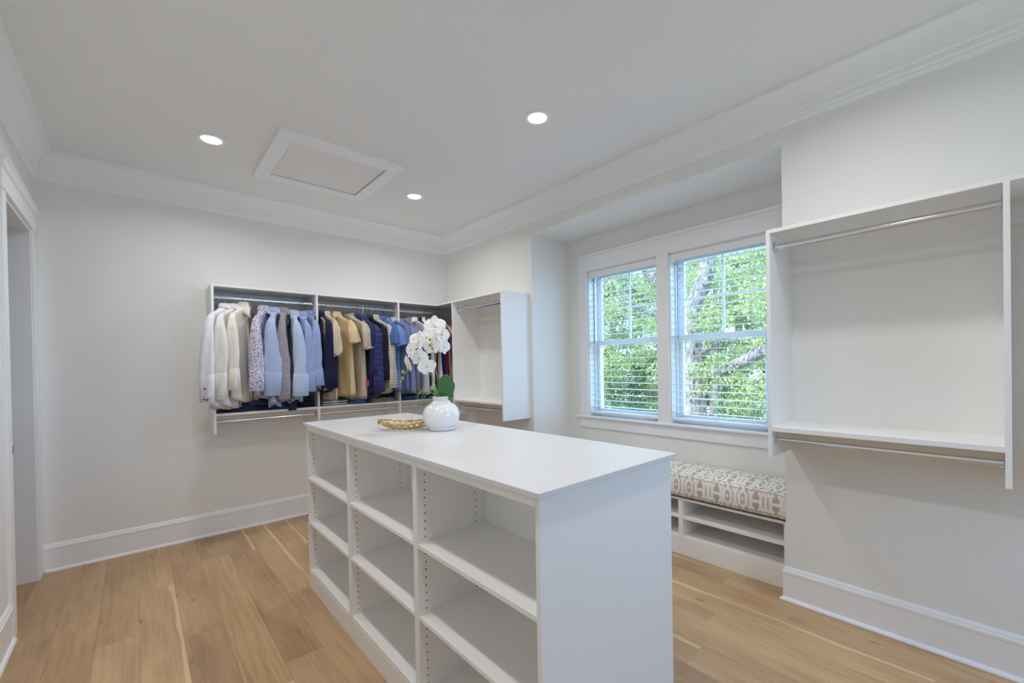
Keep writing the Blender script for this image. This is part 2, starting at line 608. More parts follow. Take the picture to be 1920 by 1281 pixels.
# ------------------------------------------------------------------ windows
def window(name, ya, yb, label):
    w = thing(name, label, 'window', (XA, (ya + yb) / 2, WZ0))
    w['kind'] = 'structure'
    V = M['vinyl']
    X0, X1 = XA, XA + WT
    mb = MB()                              # reveal lining + vinyl frame
    for y0, y1 in ((ya, ya + 0.012), (yb - 0.012, yb)):
        mb.box(X0, X1 + 0.03, y0, y1, WZ0, WZ1)
    mb.box(X0, X1 + 0.03, ya, yb, WZ1 - 0.012, WZ1)
    mb.box(X0 + 0.02, X1 + 0.05, ya, yb, WZ0, WZ0 + 0.012)
    obj('window_frame', mb, V, w, bevel=0.001)
    mb = MB()                              # stops the sashes run in
    for y0, y1 in ((ya + 0.012, ya + 0.03), (yb - 0.03, yb - 0.012)):
        mb.box(XA + 0.075, XA + 0.10, y0, y1, WZ0 + 0.012, WZ1 - 0.012)
        mb.box(XA + 0.185, XA + 0.21, y0, y1, WZ0 + 0.012, WZ1 - 0.012)
    obj('sash_track', mb, V, w, bevel=0.001)
    y0, y1 = ya + 0.013, yb - 0.013

    def sash(xa, xb, z0, z1, stile, bot, top):
        mb = MB()
        mb.box(xa, xb, y0, y0 + stile, z0, z1)
        mb.box(xa, xb, y1 - stile, y1, z0, z1)
        mb.box(xa, xb, y0 + stile, y1 - stile, z0, z0 + bot)
        mb.box(xa, xb, y0 + stile, y1 - stile, z1 - top, z1)
        o = obj('sash', mb, V, w, bevel=0.003)
        xm = (xa + xb) / 2
        obj('pane', MB().box(xm - 0.002, xm + 0.002, y0 + stile - .004, y1 - stile + .004, z0 + bot - .004, z1 - top + .004), M['glass'], o)
        return xm
    sash(XA + 0.105, XA + 0.143, WZ0 + 0.013, 1.690, 0.052, 0.078, 0.045)
    xm = sash(XA + 0.147, XA + 0.183, 1.645, WZ1 - 0.013, 0.048, 0.042, 0.048)
    mb = MB()
    ym = (ya + yb) / 2
    mb.box(xm - 0.009, xm + 0.009, ym - 0.0095, ym + 0.0095, 1.687, WZ1 - 0.061)
    zm = 2.012
    mb.box(xm - 0.009, xm + 0.009, y0 + 0.048, ym - 0.0095, zm - 0.0095, zm + 0.0095)
    mb.box(xm - 0.009, xm + 0.009, ym + 0.0095, y1 - 0.048, zm - 0.0095, zm + 0.0095)
    obj('muntin', mb, V, w, bevel=0.002)
    for dy in (-0.2, 0.2):
        obj('sash_lock', MB().box(XA + 0.108, XA + 0.14, ym + dy - 0.02, ym + dy + 0.02, 1.690, 1.702), V, w, bevel=0.003)
    return w


window('window_1', *W1, 'white double hung window nearest the back wall')
window('window_2', *W2, 'white double hung window beside the empty hanging unit')

cs = thing('trim_4', 'wide flat white casing and sill around both windows', 'trim', (XA, 1.97, WZ0))
cs['kind'] = 'structure'
CT = 0.018
pbox('side_casing', cs, M['trim'], XA - CT, XA, W1[1], 2.922, WZ0 + .022, WZ1)
pbox('side_casing', cs, M['trim'], XA - CT, XA, 1.028, W2[0], WZ0 + .022, WZ1)
pbox('mullion_casing', cs, M['trim'], XA - CT, XA, W2[1], W1[0], WZ0 + .022, WZ1)
pbox('head_casing', cs, M['trim'], XA - CT - .002, XA, 1.022, 2.925, WZ1, 2.548)
pbox('head_cap', cs, M['trim'], XA - 0.038, XA, 1.0, 2.947, 2.548, 2.576, 0.005)
pbox('window_stool', cs, M['trim'], XA - 0.045, XA + 0.02, 0.985, 2.967, WZ0, WZ0 + .022, 0.006)
pbox('apron', cs, M['trim'], XA - CT, XA, 1.03, 2.925, 0.802, WZ0, 0.002)

def blind(ya, yb, label, seed):
    rr = random.Random(seed)
    xc = XA + 0.045
    b = thing('window_blind', label, 'blind', (xc, (ya + yb) / 2, WZ0 + .04), 'white slatted blinds in the alcove windows')
    y0, y1 = ya + 0.016, yb - 0.016
    mb = MB().box(xc - 0.045, xc - 0.033, y0 - .002, y1 + .002, 2.332, 2.392)
    for yy in (y0 - .002, y1 - .010):
        mb.box(xc - 0.033, xc + 0.02, yy, yy + .012, 2.332, 2.392)
    obj('valance', mb, M['slat'], b, bevel=0.003)
    pbox('headrail', b, M['steel'], xc - 0.028, xc + 0.028, y0 + .012, y1 - .012, 2.350, 2.396)
    zb = WZ0 + 0.046
    pitch = 0.0605
    n = int((2.325 - zb - 0.04) / pitch) + 1
    mb = MB()                              # one gently cambered slat, shared
    hy = (y1 - y0) / 2
    prof = [(-0.0315, 0.0), (-0.016, 0.0022), (0, 0.003), (0.016, 0.0022), (0.0315, 0.0)]
    ring = [(x, z + 0.0014) for x, z in prof] + [(x, z - 0.0014) for x, z in prof[::-1]]
    mb.rings([[(x, -hy, z) for x, z in ring], [(x, hy, z) for x, z in ring]], cap0=True, cap1=True)
    sm = None
    for i in range(n):
        z = zb + 0.075 + i * pitch
        o = obj('slat', mb, M['slat'], b, smooth=False, local=True, mesh=sm)
        sm = o.data
        o.location = (0, 0, z - (WZ0 + .04))
        o.rotation_euler = (0, R(rr.uniform(-2.0, 2.0)), 0)
    pbox('bottom_rail', b, M['slat'], xc - 0.030, xc + 0.030, y0, y1, zb, zb + 0.022, 0.004)
    for yy in (y0 + 0.11, (y0 + y1) / 2, y1 - 0.11):
        mb = MB()
        for dx in (-0.0325, 0.0325):
            mb.tube([(xc + dx, yy, zb + 0.02), (xc + dx, yy, 2.35)], 0.0011, 5)
        obj('ladder_cord', mb, M['cord'], b)
    w = MB().tube([(xc - 0.03, y1 - 0.055, 2.345), (xc - 0.037, y1 - 0.055, 1.66)], 0.0035, 6)
    obj('tilt_wand', w, M['steel'], b)
    return b


blind(*W1, 'white slatted blind in the window nearest the corner unit', 1)
blind(*W2, 'white slatted blind in the window beside the big empty hanging unit', 2)

# unseen window, added behind the camera to bring in daylight
fwm = thing('window_added', 'unseen plain window added in the wall behind the viewpoint for daylight', 'window', ((FW[0] + FW[1]) / 2, YF, FW[2]))
fwm['kind'] = 'structure'
mb = MB()
for x in (FW[0], (FW[0] + FW[1]) / 2 - .03, FW[1] - .06):
    mb.box(x, x + .06, YF - .11, YF - .05, FW[2], FW[3])
for z in (FW[2], 1.55, FW[3] - .06):
    mb.box(FW[0], FW[1], YF - .11, YF - .05, z, z + .06)
obj('window_frame', mb, M['vinyl'], fwm)
obj('pane', MB().box(FW[0], FW[1], YF - .082, YF - .078, FW[2], FW[3]), M['glass'], fwm)


def portal(name, loc, rot, sx, sy):
    l = bpy.data.lights.new(name, 'AREA')
    l.shape = 'RECTANGLE'
    l.size, l.size_y = sx, sy
    l.cycles.is_portal = True
    o = bpy.data.objects.new(name, l)
    COL.objects.link(o)
    o.location = loc
    o.rotation_euler = rot


portal('sky_portal', (XA + WT + .06, (W1[0] + W1[1]) / 2, (WZ0 + WZ1) / 2), (0, R(90), 0), WZ1 - WZ0, W1[1] - W1[0])
portal('sky_portal', (XA + WT + .06, (W2[0] + W2[1]) / 2, (WZ0 + WZ1) / 2), (0, R(90), 0), WZ1 - WZ0, W2[1] - W2[0])
portal('sky_portal', ((FW[0] + FW[1]) / 2, YF - .16, (FW[2] + FW[3]) / 2), (R(90), 0, 0), FW[1] - FW[0], FW[3] - FW[2])

# ------------------------------------------------------------------ ceiling: recessed lights and hatch
def downlight(x, y, label):
    t = thing('recessed_light', label, 'ceiling light', (x, y, H), 'recessed ceiling lights')
    obj('trim_ring', MB().lathe([(0.060, -0.001), (0.066, -0.006), (0.082, -0.006), (0.088, -0.003), (0.088, 0.0), (0.060, 0.0)], (x, y, H), 40), M['trim'], t, smooth=True)
    obj('lens', MB().lathe([(0.0005, -0.0030), (0.03, -0.0030), (0.062, -0.0025), (0.062, -0.0005), (0.0005, -0.0005)], (x, y, H), 32), M['lens'], t, smooth=True)
    l = bpy.data.lights.new('lamp_light', 'AREA')
    l.shape = 'DISK'
    l.size = 0.13
    l.spread = R(152)
    l.energy = LAMP_POWER
    l.color = LAMP_COLOR
    lo = bpy.data.objects.new('lamp_light', l)
    COL.objects.link(lo)
    lo.parent = t
    lo.location = (0, 0, -0.009)


downlight(0.42, 3.62, 'lit round recessed ceiling light left of the hatch')
downlight(1.984, 3.637, 'lit round recessed ceiling light nearest the back wall corner')
downlight(1.975, 1.98, 'lit round recessed ceiling light above the middle of the island')
downlight(0.42, 0.5, 'unseen recessed ceiling light added above the viewpoint, door side')  # unseen lamp, added to brighten the island front
downlight(1.975, 0.5, 'unseen recessed ceiling light added above the viewpoint, window side')  # unseen lamp, added to brighten the right wall and its closet unit
downlight(0.42, 1.98, 'lit round recessed ceiling light at the top edge of the view')

hx0, hx1, hy0, hy1 = 0.741, 1.633, 3.140, 4.027
ix0, ix1, iy0, iy1 = 0.843, 1.537, 3.263, 3.919
ht = thing('attic_hatch', 'white framed access hatch set in the ceiling', 'hatch', ((hx0 + hx1) / 2, (hy0 + hy1) / 2, H))
zf = H - 0.022
pbox('frame_board', ht, M['trim'], hx0, ix0, iy0, iy1, zf, H)
pbox('frame_board', ht, M['trim'], ix1, hx1, iy0, iy1, zf, H)
pbox('frame_board', ht, M['trim'], hx0, hx1, hy0, iy0, zf, H)
pbox('frame_board', ht, M['trim'], hx0, hx1, iy1, hy1, zf, H)
pbox('gap_shade', ht, M['hole'], ix0 + .0005, ix1 - .0005, iy0 + .0005, iy1 - .0005, H - 0.002, H - 0.0008)  # dark sheet behind the panel, standing for the shade in the gap
pbox('hatch_panel', ht, M['ceiling'], ix0 + .007, ix1 - .008, iy0 + .007, iy1 - .009, H - 0.010, H - 0.0022)

# ------------------------------------------------------------------ hanging units
def rod(parent, axis, c, z, a0, a1, name='hanging_rod'):
    """oval chrome rod with a flange at each end; axis x or y, c = the other coordinate"""
    n = 14
    rings = []
    for a in (a0, a1):
        ring = []
        for k in range(n):
            t = 2 * PI * k / n
            p, q = 0.0085 * math.cos(t), 0.0155 * math.sin(t)
            ring.append((a, c + p, z + q) if axis == 'x' else (c + p, a, z + q))
        rings.append(ring)
    o = obj(name, MB().rings(rings, cap0=True, cap1=True), M['chrome'], parent, smooth=True)
    md = o.modifiers.new('split', 'EDGE_SPLIT')
    for a, s in ((a0, 1), (a1, -1)):
        mb = MB()
        if axis == 'x':
            mb.box(a, a + s * .004, c - .013, c + .013, z - .022, z + .028)
            mb.box(a, a + s * .016, c - .0115, c + .0115, z - .0185, z - .006)
        else:
            mb.box(c - .013, c + .013, a, a + s * .004, z - .022, z + .028)
            mb.box(c - .0115, c + .0115, a, a + s * .016, z - .0185, z - .006)
        obj('rod_bracket', mb, M['chrome'], o, bevel=0.002)
    return o


def holes(parent, axis, c, sgn, cols, z0, z1, material, r=0.0028, pitch=0.032):
    """rows of shelf-pin holes on a panel face (plane axis = c, facing sgn): small sunk cups with a rim"""
    mb = MB()
    n = 8
    z = z0
    while z < z1:
        for q in cols:
            rings = []
            for rr, d in ((r, 0.0004), (r * 0.85, 0.0005), (r * 0.8, 0.0003)):
                ring = []
                for k in range(n):
                    a, b = rr * math.cos(2 * PI * k / n), rr * math.sin(2 * PI * k / n)
                    ring.append((c + sgn * d, q + a, z + b) if axis == 'x' else (q + a, c + sgn * d, z + b))
                rings.append(ring)
            mb.rings(rings, cap1=True)
        z += pitch
    return stuff(obj('pin_holes', mb, material, parent))


RZ, LRZ, ROFF = 2.065, 1.020, 0.29
FY = YB - DEP                             # front plane of the back unit
FX = XR - DEP                             # front plane of the side units
ZS = 1.094                                # top of the shelf
MEL = M['mel']
bu = thing('hanging_unit', 'white wall hung closet unit full of shirts on the back wall', 'closet unit', (1.7, YB, ZB), 'white wall hung closet units')
px = [(0.468, 0.487), (1.277, 1.296), (2.103, 2.122)]
for a, b in px:
    pbox('side_panel', bu, MEL, a, b, FY, YB, ZB, ZT - TH if a > 0.5 else ZT)
pbox('top_panel', bu, MEL, 0.487, XR, FY, YB, ZT - TH, ZT)
segs = [(0.487, 1.277), (1.296, 2.103), (2.122, XR)]
for a, b in segs:
    pbox('shelf', bu, MEL, a, b, FY, YB, ZS - TH, ZS)
    pbox('back_rail', bu, MEL, a, b, YB - 0.018, YB, 2.042, ZT - TH)
    rod(bu, 'x', YB - ROFF, RZ, a, b)
    rod(bu, 'x', YB - ROFF, LRZ, a, b)
holes(bu, 'x', 0.487, 1, (FY + .035, YB - .06), 1.14, 2.12, M['palehole'])
holes(bu, 'x', 1.277, -1, (FY + .035,), 1.14, 2.12, M['palehole'])

ru = thing('hanging_unit', 'narrow empty white closet unit between the clothes and the alcove', 'closet unit', (XR, 3.5, ZB), 'white wall hung closet units')
pbox('side_panel', ru, MEL, FX, XR, 3.1044, 3.1234, ZB, ZT)
pbox('side_panel', ru, MEL, FX, XR, 3.940, 3.959, ZB, ZT - TH)
pbox('top_panel', ru, MEL, FX, XR, 3.1234, FY, ZT - TH, ZT)
pbox('shelf', ru, MEL, FX, XR, 3.1234, 3.940, ZS - TH, ZS)
pbox('back_rail', ru, MEL, XR - .018, XR, 3.1234, 3.940, 2.042, ZT - TH)
rod(ru, 'y', XR - ROFF, RZ, 3.1234, 3.940)
rod(ru, 'y', XR - ROFF, LRZ, 3.1234, 3.940)
holes(ru, 'y', 3.940, -1, (FX + .035, XR - .06), 1.14, 2.12, M['palehole'])

su = thing('hanging_unit', 'large empty white closet unit right of the window alcove', 'closet unit', (XR, 0.4, ZB), 'white wall hung closet units')
pbox('side_panel', su, MEL, FX, XR, 0.8258, 0.8448, ZB, ZT)
pbox('side_panel', su, MEL, FX, XR, -0.030, -0.011, ZB - 0.0, ZT)
pbox('side_panel', su, MEL, FX, XR, -0.45, -0.431, ZB, ZT)  # unseen end panel, set this near to block window light from the bay
pbox('top_panel', su, MEL, FX, XR, -0.011, 0.8258, ZT - TH, ZT)
pbox('top_panel', su, MEL, FX, XR, -0.431, -0.030, ZT - TH, ZT)
pbox('shelf', su, MEL, FX, XR, -0.011, 0.8258, ZS - 0.025, ZS)
pbox('back_rail', su, MEL, XR - .018, XR, -0.011, 0.8258, 2.042, ZT - TH)
pbox('back_rail', su, MEL, XR - .018, XR, -0.431, -0.030, 2.042, ZT - TH)
rod(su, 'y', XR - ROFF, 2.078, -0.011, 0.8258)
rod(su, 'y', XR - ROFF, 1.015, -0.011, 0.8258)
holes(su, 'y', 0.8258, -1, (FX + .035, XR - .06), 0.95, 2.12, M['palehole'])

# ------------------------------------------------------------------ island
IX0, IX1, IY0, IY1, IZ = 0.8236, 1.5829, 0.8446, 3.0727, 1.0959
isl = thing('closet_island', 'white closet island with open shelves and overhanging top', 'island', (1.2, 1.96, 0))
cx0, cx1, cy0, cy1 = 0.8406, 1.566, 0.8616, 3.0557
pbox('countertop', isl, M['counter'], IX0, IX1, IY0, IY1, IZ - 0.0185, IZ, 0.0015)
pbox('top_board', isl, MEL, cx0, cx1, 0.879, 3.040, 1.046, IZ - 0.021)
pbox('end_panel', isl, MEL, cx0, cx1, cy0, 0.879, 0, IZ - 0.021)
pbox('end_panel', isl, MEL, cx0, cx1, 3.040, cy1, 0, IZ - 0.021)
divs = [(1.569, 1.604), (2.304, 2.341)]
for a, b in divs:
    pbox('divider', isl, MEL, cx0, cx1, a, b, 0.0, 1.046)
bays = [(0.879, 1.569), (1.604, 2.304), (2.341, 3.040)]
for a, b in bays:
    pbox('plinth', isl, MEL, cx0 + .0005, cx0 + 0.019, a, b, 0.0, 0.108)
    pbox('plinth', isl, MEL, cx1 - 0.019, cx1 - .0005, a, b, 0.0, 0.108)
    pbox('back_panel', isl, MEL, 1.190, 1.206, a, b, 0.126, 1.046)
    for z in (0.126, 0.441, 0.734):
        pbox('shelf', isl, MEL, cx0 + .001, 1.190, a, b, z - 0.018, z)
        pbox('shelf', isl, MEL, 1.206, cx1 - .001, a, b, z - 0.018, z)
for yy, sg in ((3.040, -1), (2.304, -1), (1.569, -1)):
    for za, zb_ in ((0.150, 0.415), (0.460, 0.705), (0.755, 1.035)):
        holes(isl, 'y', yy, sg, (cx0 + .036, 1.131), za, zb_, M['hole'], r=0.0033)

# ------------------------------------------------------------------ window bench and cushion
BX = 3.063
be = thing('window_bench', 'built in white shoe bench under the alcove windows', 'bench', (3.28, 1.97, 0))
pbox('bench_top', be, MEL, BX - 0.004, XA - .001, YA0 + .001, YA1 - .001, 0.414, 0.434)
stiles = [(YA0 + .001, 0.918), (1.592, 1.628), (2.302, 2.338), (3.012, YA1 - .001)]
for a, b in stiles:
    pbox('divider', be, MEL, BX, XA - .02, a, b, 0, 0.414)
pbox('back_panel', be, MEL, XA - .02, XA - .001, YA0 + .001, YA1 - .001, 0, 0.414)
for (a, _), (b_, _2) in zip([(s_[1], 0) for s_ in stiles[:-1]], [(s_[0], 0) for s_ in stiles[1:]]):
    pbox('shelf', be, MEL, BX + .001, XA - .02, a, b_, 0.273, 0.291)
    pbox('shelf', be, MEL, BX + .001, XA - .02, a, b_, 0.122, 0.140)
    pbox('plinth', be, MEL, BX + .0005, BX + .019, a, b_, 0, 0.122)
holes(be, 'y', 1.592, -1, (BX + .05, XA - .08), 0.17, 0.40, M['palehole'])


def fabric_cushion():
    """long box cushion; the woven trellis is printed per vertex from a distance field"""
    step = 0.005
    y0, y1 = YA0 + 0.006, YA1 - 0.006
    xa, xb = BX - 0.008, XA - 0.012
    z0, z1 = 0.4345, 0.606
    ny = int((y1 - y0) / step)
    # profile round front edge: start under the front, go up and over to the back, then down
    prof = []
    rr = 0.022
    def arc(cx, cz, a0, a1, n):
        for i in range(n + 1):
            a = a0 + (a1 - a0) * i / n
            prof.append((cx + rr * math.cos(a), cz + rr * math.sin(a)))
    prof.append((xa + 0.2, z0))
    arc(xa + rr, z0 + rr, -PI / 2, -PI, 6)
    z = z0 + rr + step
    while z < z1 - rr:
        prof.append((xa, z))
        z += step
    arc(xa + rr, z1 - rr, PI, PI / 2, 7)
    x = xa + rr + step
    while x < xb - rr:
        prof.append((x, z1))
        x += step
    arc(xb - rr, z1 - rr, PI / 2, 0, 5)
    prof.append((xb, z0 + 0.01))
    prof.append((xb - 0.2, z0))
    P = np.array(prof)
    arcl = np.concatenate([[0], np.cumsum(np.hypot(*(P[1:] - P[:-1]).T))])
    ys = np.linspace(y0, y1, ny + 1)
    nP = len(P)
    X = np.repeat(P[None, :, 0], ny + 1, 0)
    Z = np.repeat(P[None, :, 1], ny + 1, 0)
    Y = np.repeat(ys[:, None], nP, 1)
    # crown of the filling and a little unevenness
    fx = np.clip((X - xa) / (xb - xa), 0, 1)
    fz = np.clip((Z - z0) / (z1 - z0), 0, 1)
    endf = np.clip(np.minimum(Y - y0, y1 - Y) / 0.09, 0, 1) ** 0.5
    Z += fz ** 2 * np.sin(PI * fx) * 0.03 * endf + fz * 0.004 * np.sin(Y * 9) * np.sin(X * 11)
    X -= (1 - fx) ** 6 * np.sin(PI * fz) * 0.014 * endf
    Z -= fz * 0.022 * (1 - endf)
    # ---- printed trellis
    U = Y / 0.375
    Vv = np.repeat(arcl[None, :], ny + 1, 0) - 0.285 + 0.078
    Vt = 0.156
    v = (Vv % Vt) - Vt / 2            # -Vt/2 .. Vt/2
    row = np.floor(Vv / Vt)
    u = ((U + 0.5 * (row % 2)) % 1.0) * 0.415
    w = 0.0112
    def seg(ax, ay, bx, by, t=w):
        dx, dy = bx - ax, by - ay
        L = dx * dx + dy * dy
        q = np.clip(((u - ax) * dx + (v - ay) * dy) / L, 0, 1)
        return np.hypot(u - ax - q * dx, v - ay - q * dy) - t
    D = np.full(u.shape, 1.0)
    hh = 0.044
    def bone(c):
        global_ = np.minimum(seg(c, -hh, c, hh), np.minimum(seg(c - .013, hh + .008, c, hh - .004), seg(c + .013, hh + .008, c, hh - .004)))
        return np.minimum(global_, np.minimum(seg(c - .013, -hh - .008, c, -hh + .004), seg(c + .013, -hh - .008, c, -hh + .004)))
    def oval(c):
        d = np.minimum(seg(c - .026, -.030, c - .026, .030), seg(c + .026, -.030, c + .026, .030))
        d = np.minimum(d, np.minimum(seg(c - .026, .030, c, .058), seg(c + .026, .030, c, .058)))
        d = np.minimum(d, np.minimum(seg(c - .026, -.030, c, -.058), seg(c + .026, -.030, c, -.058)))
        dot = np.abs(u - c) * 1.3 + np.abs(v) * 0.8 - 0.0135
        return np.minimum(d + 0.001, dot)
    def hh_(c):
        d = np.minimum(bone(c - .034), bone(c + .034))
        return np.minimum(d, seg(c - .034, 0, c + .034, 0, 0.0095))
    for c, fn in ((0.035, oval), (0.090, bone), (0.145, oval), (0.228, hh_), (0.294, bone), (0.360, hh_)):
        D = np.minimum(D, fn(c))
    # row of lozenges and short horizontal bones between the rows
    vb = np.abs(v) - Vt / 2
    for c in (0.035, 0.145, 0.255, 0.365):
        D = np.minimum(D, np.abs(u - c) * 0.9 + np.abs(vb) * 1.0 - 0.013)
        D = np.minimum(D, np.hypot(np.maximum(np.abs(u - (c + .055)) - .024, 0), vb) - 0.0085)
    white = np.clip(0.5 - D / 0.004, 0, 1)
    taupe, cream = np.array(srgb(192, 184, 173)), np.array(srgb(246, 243, 238))
    C = taupe[None, None, :] * (1 - white[..., None]) + cream[None, None, :] * white[..., None]
    verts = np.stack([X, Y, Z], -1).reshape(-1, 3)
    idx = np.arange((ny + 1) * nP).reshape(ny + 1, nP)
    nxt = np.roll(idx, -1, axis=1)
    f = np.stack([idx[:-1], nxt[:-1], nxt[1:], idx[1:]], -1).reshape(-1, 4)
    faces = f.tolist() + [idx[0].tolist()[::-1], idx[-1].tolist()]
    mb = MB()
    mb.v = [tuple(p) for p in verts.tolist()]
    mb.f = faces
    t = NT('trellis_fabric', 0.9, 0.1)
    at = t.n('ShaderNodeAttribute', attribute_name='print')
    c = t.mix(t.math('MULTIPLY', t.noise(t.tc.outputs['Object'], 300, 2), 0.25), at.outputs['Color'], (0.55, 0.5, 0.44), 'MULTIPLY')
    t.l(c, t.b.inputs['Base Color'])
    t.bump(t.noise(t.tc.outputs['Object'], 500, 2), 0.3, 0.001)
    o = obj('bench_cushion', mb, t.m, smooth=True)
    ca = o.data.color_attributes.new('print', 'FLOAT_COLOR', 'POINT')
    flat = np.concatenate([C.reshape(-1, 3), np.ones((C.shape[0] * C.shape[1], 1))], 1).astype(np.float32)
    ca.data.foreach_set('color', flat.ravel())
    return tag(o, 'long taupe and white trellis patterned cushion on the window bench', 'cushion')


cush = fabric_cushion()
pip = MB()
for zz in (0.441,):
    pip.tube([(BX - 0.010, YA0 + .01, zz), (BX - 0.010, YA1 - .01, zz)], 0.004, 6)
obj('piping', pip, mat('dark_piping', srgb(70, 60, 52), 0.9), cush)

# ------------------------------------------------------------------ clothes
WHITE = srgb(228, 226, 226)
CL = {
    'white': cloth('white_cotton', srgb(234, 233, 237)),
    'white2': cloth('ivory_cotton', srgb(233, 230, 225)),
    'cream': cloth('cream_linen', srgb(236, 231, 218)),
    'floral': cloth('floral_cotton', srgb(216, 214, 228), 'dots', srgb(92, 92, 140), srgb(150, 130, 160)),
    'sky': cloth('sky_blue_cotton', srgb(172, 188, 218)),
    'speck': cloth('grey_print_cotton', srgb(172, 164, 168), 'mottle', srgb(134, 128, 142)),
    'palestripe': cloth('pale_stripe_cotton', srgb(190, 204, 226), 'stripe', srgb(170, 188, 216)),
    'cornflower': cloth('cornflower_cotton', srgb(152, 168, 208)),
    'check': cloth('blue_check_cotton', srgb(142, 152, 196), 'wide', srgb(116, 124, 170)),
    'indigo': cloth('indigo_cotton', srgb(40, 44, 118)),
    'navy': cloth('navy_wool', srgb(28, 30, 62)),
    'tan': cloth('tan_lining', srgb(196, 168, 128)),
    'beigestripe': cloth('beige_stripe', srgb(214, 200, 178), 'wide', srgb(190, 172, 148)),
    'yellow': cloth('straw_yellow_knit', srgb(214, 190, 144)),
    'oat': cloth('oatmeal_rib', srgb(196, 182, 160), 'stripe', srgb(176, 162, 142)),
    'plum': cloth('plum_navy', srgb(44, 40, 82)),
    'quilt': cloth('quilted_navy', srgb(48, 54, 104), 'quilt', rough=0.5),
    'midnight': cloth('midnight_cloth', srgb(26, 26, 44)),
    'plaid': cloth('cream_plaid', srgb(206, 200, 186), 'plaid', srgb(122, 116, 112)),
    'royal': cloth('mid_blue_pique', srgb(76, 102, 158)),
    'azure': cloth('azure_pique', srgb(104, 138, 194)),
    'slate': cloth('slate_blue_jersey', srgb(100, 116, 152)),
    'periwinkle': cloth('periwinkle_jersey', srgb(128, 136, 178)),
    'lilacgrey': cloth('lilac_grey_jersey', srgb(124, 124, 146)),
    'palegrey': cloth('pale_grey_jersey', srgb(188, 188, 200)),
    'wine': cloth('dark_plum_knit', srgb(48, 30, 48)),
    'blackc': cloth('black_jersey', srgb(22, 22, 26)),
    'redc': cloth('wine_red_cotton', srgb(130, 44, 60)),
    'rose': cloth('dusty_rose_cotton', srgb(182, 160, 162)),
    'denim': cloth('blue_denim', srgb(74, 96, 142), 'denim', srgb(48, 62, 100)),
    'denimdark': cloth('dark_denim', srgb(44, 54, 92), 'denim', srgb(26, 32, 58)),
    'denimpale': cloth('washed_denim', srgb(104, 132, 176), 'denim', srgb(80, 104, 148)),
    'khaki': cloth('stone_chino', srgb(206, 200, 188)),
    'taupe': cloth('taupe_chino', srgb(176, 166, 152)),
    'tab': cloth('red_tab', srgb(214, 70, 60)),
}

ROD_Y = YB - ROFF


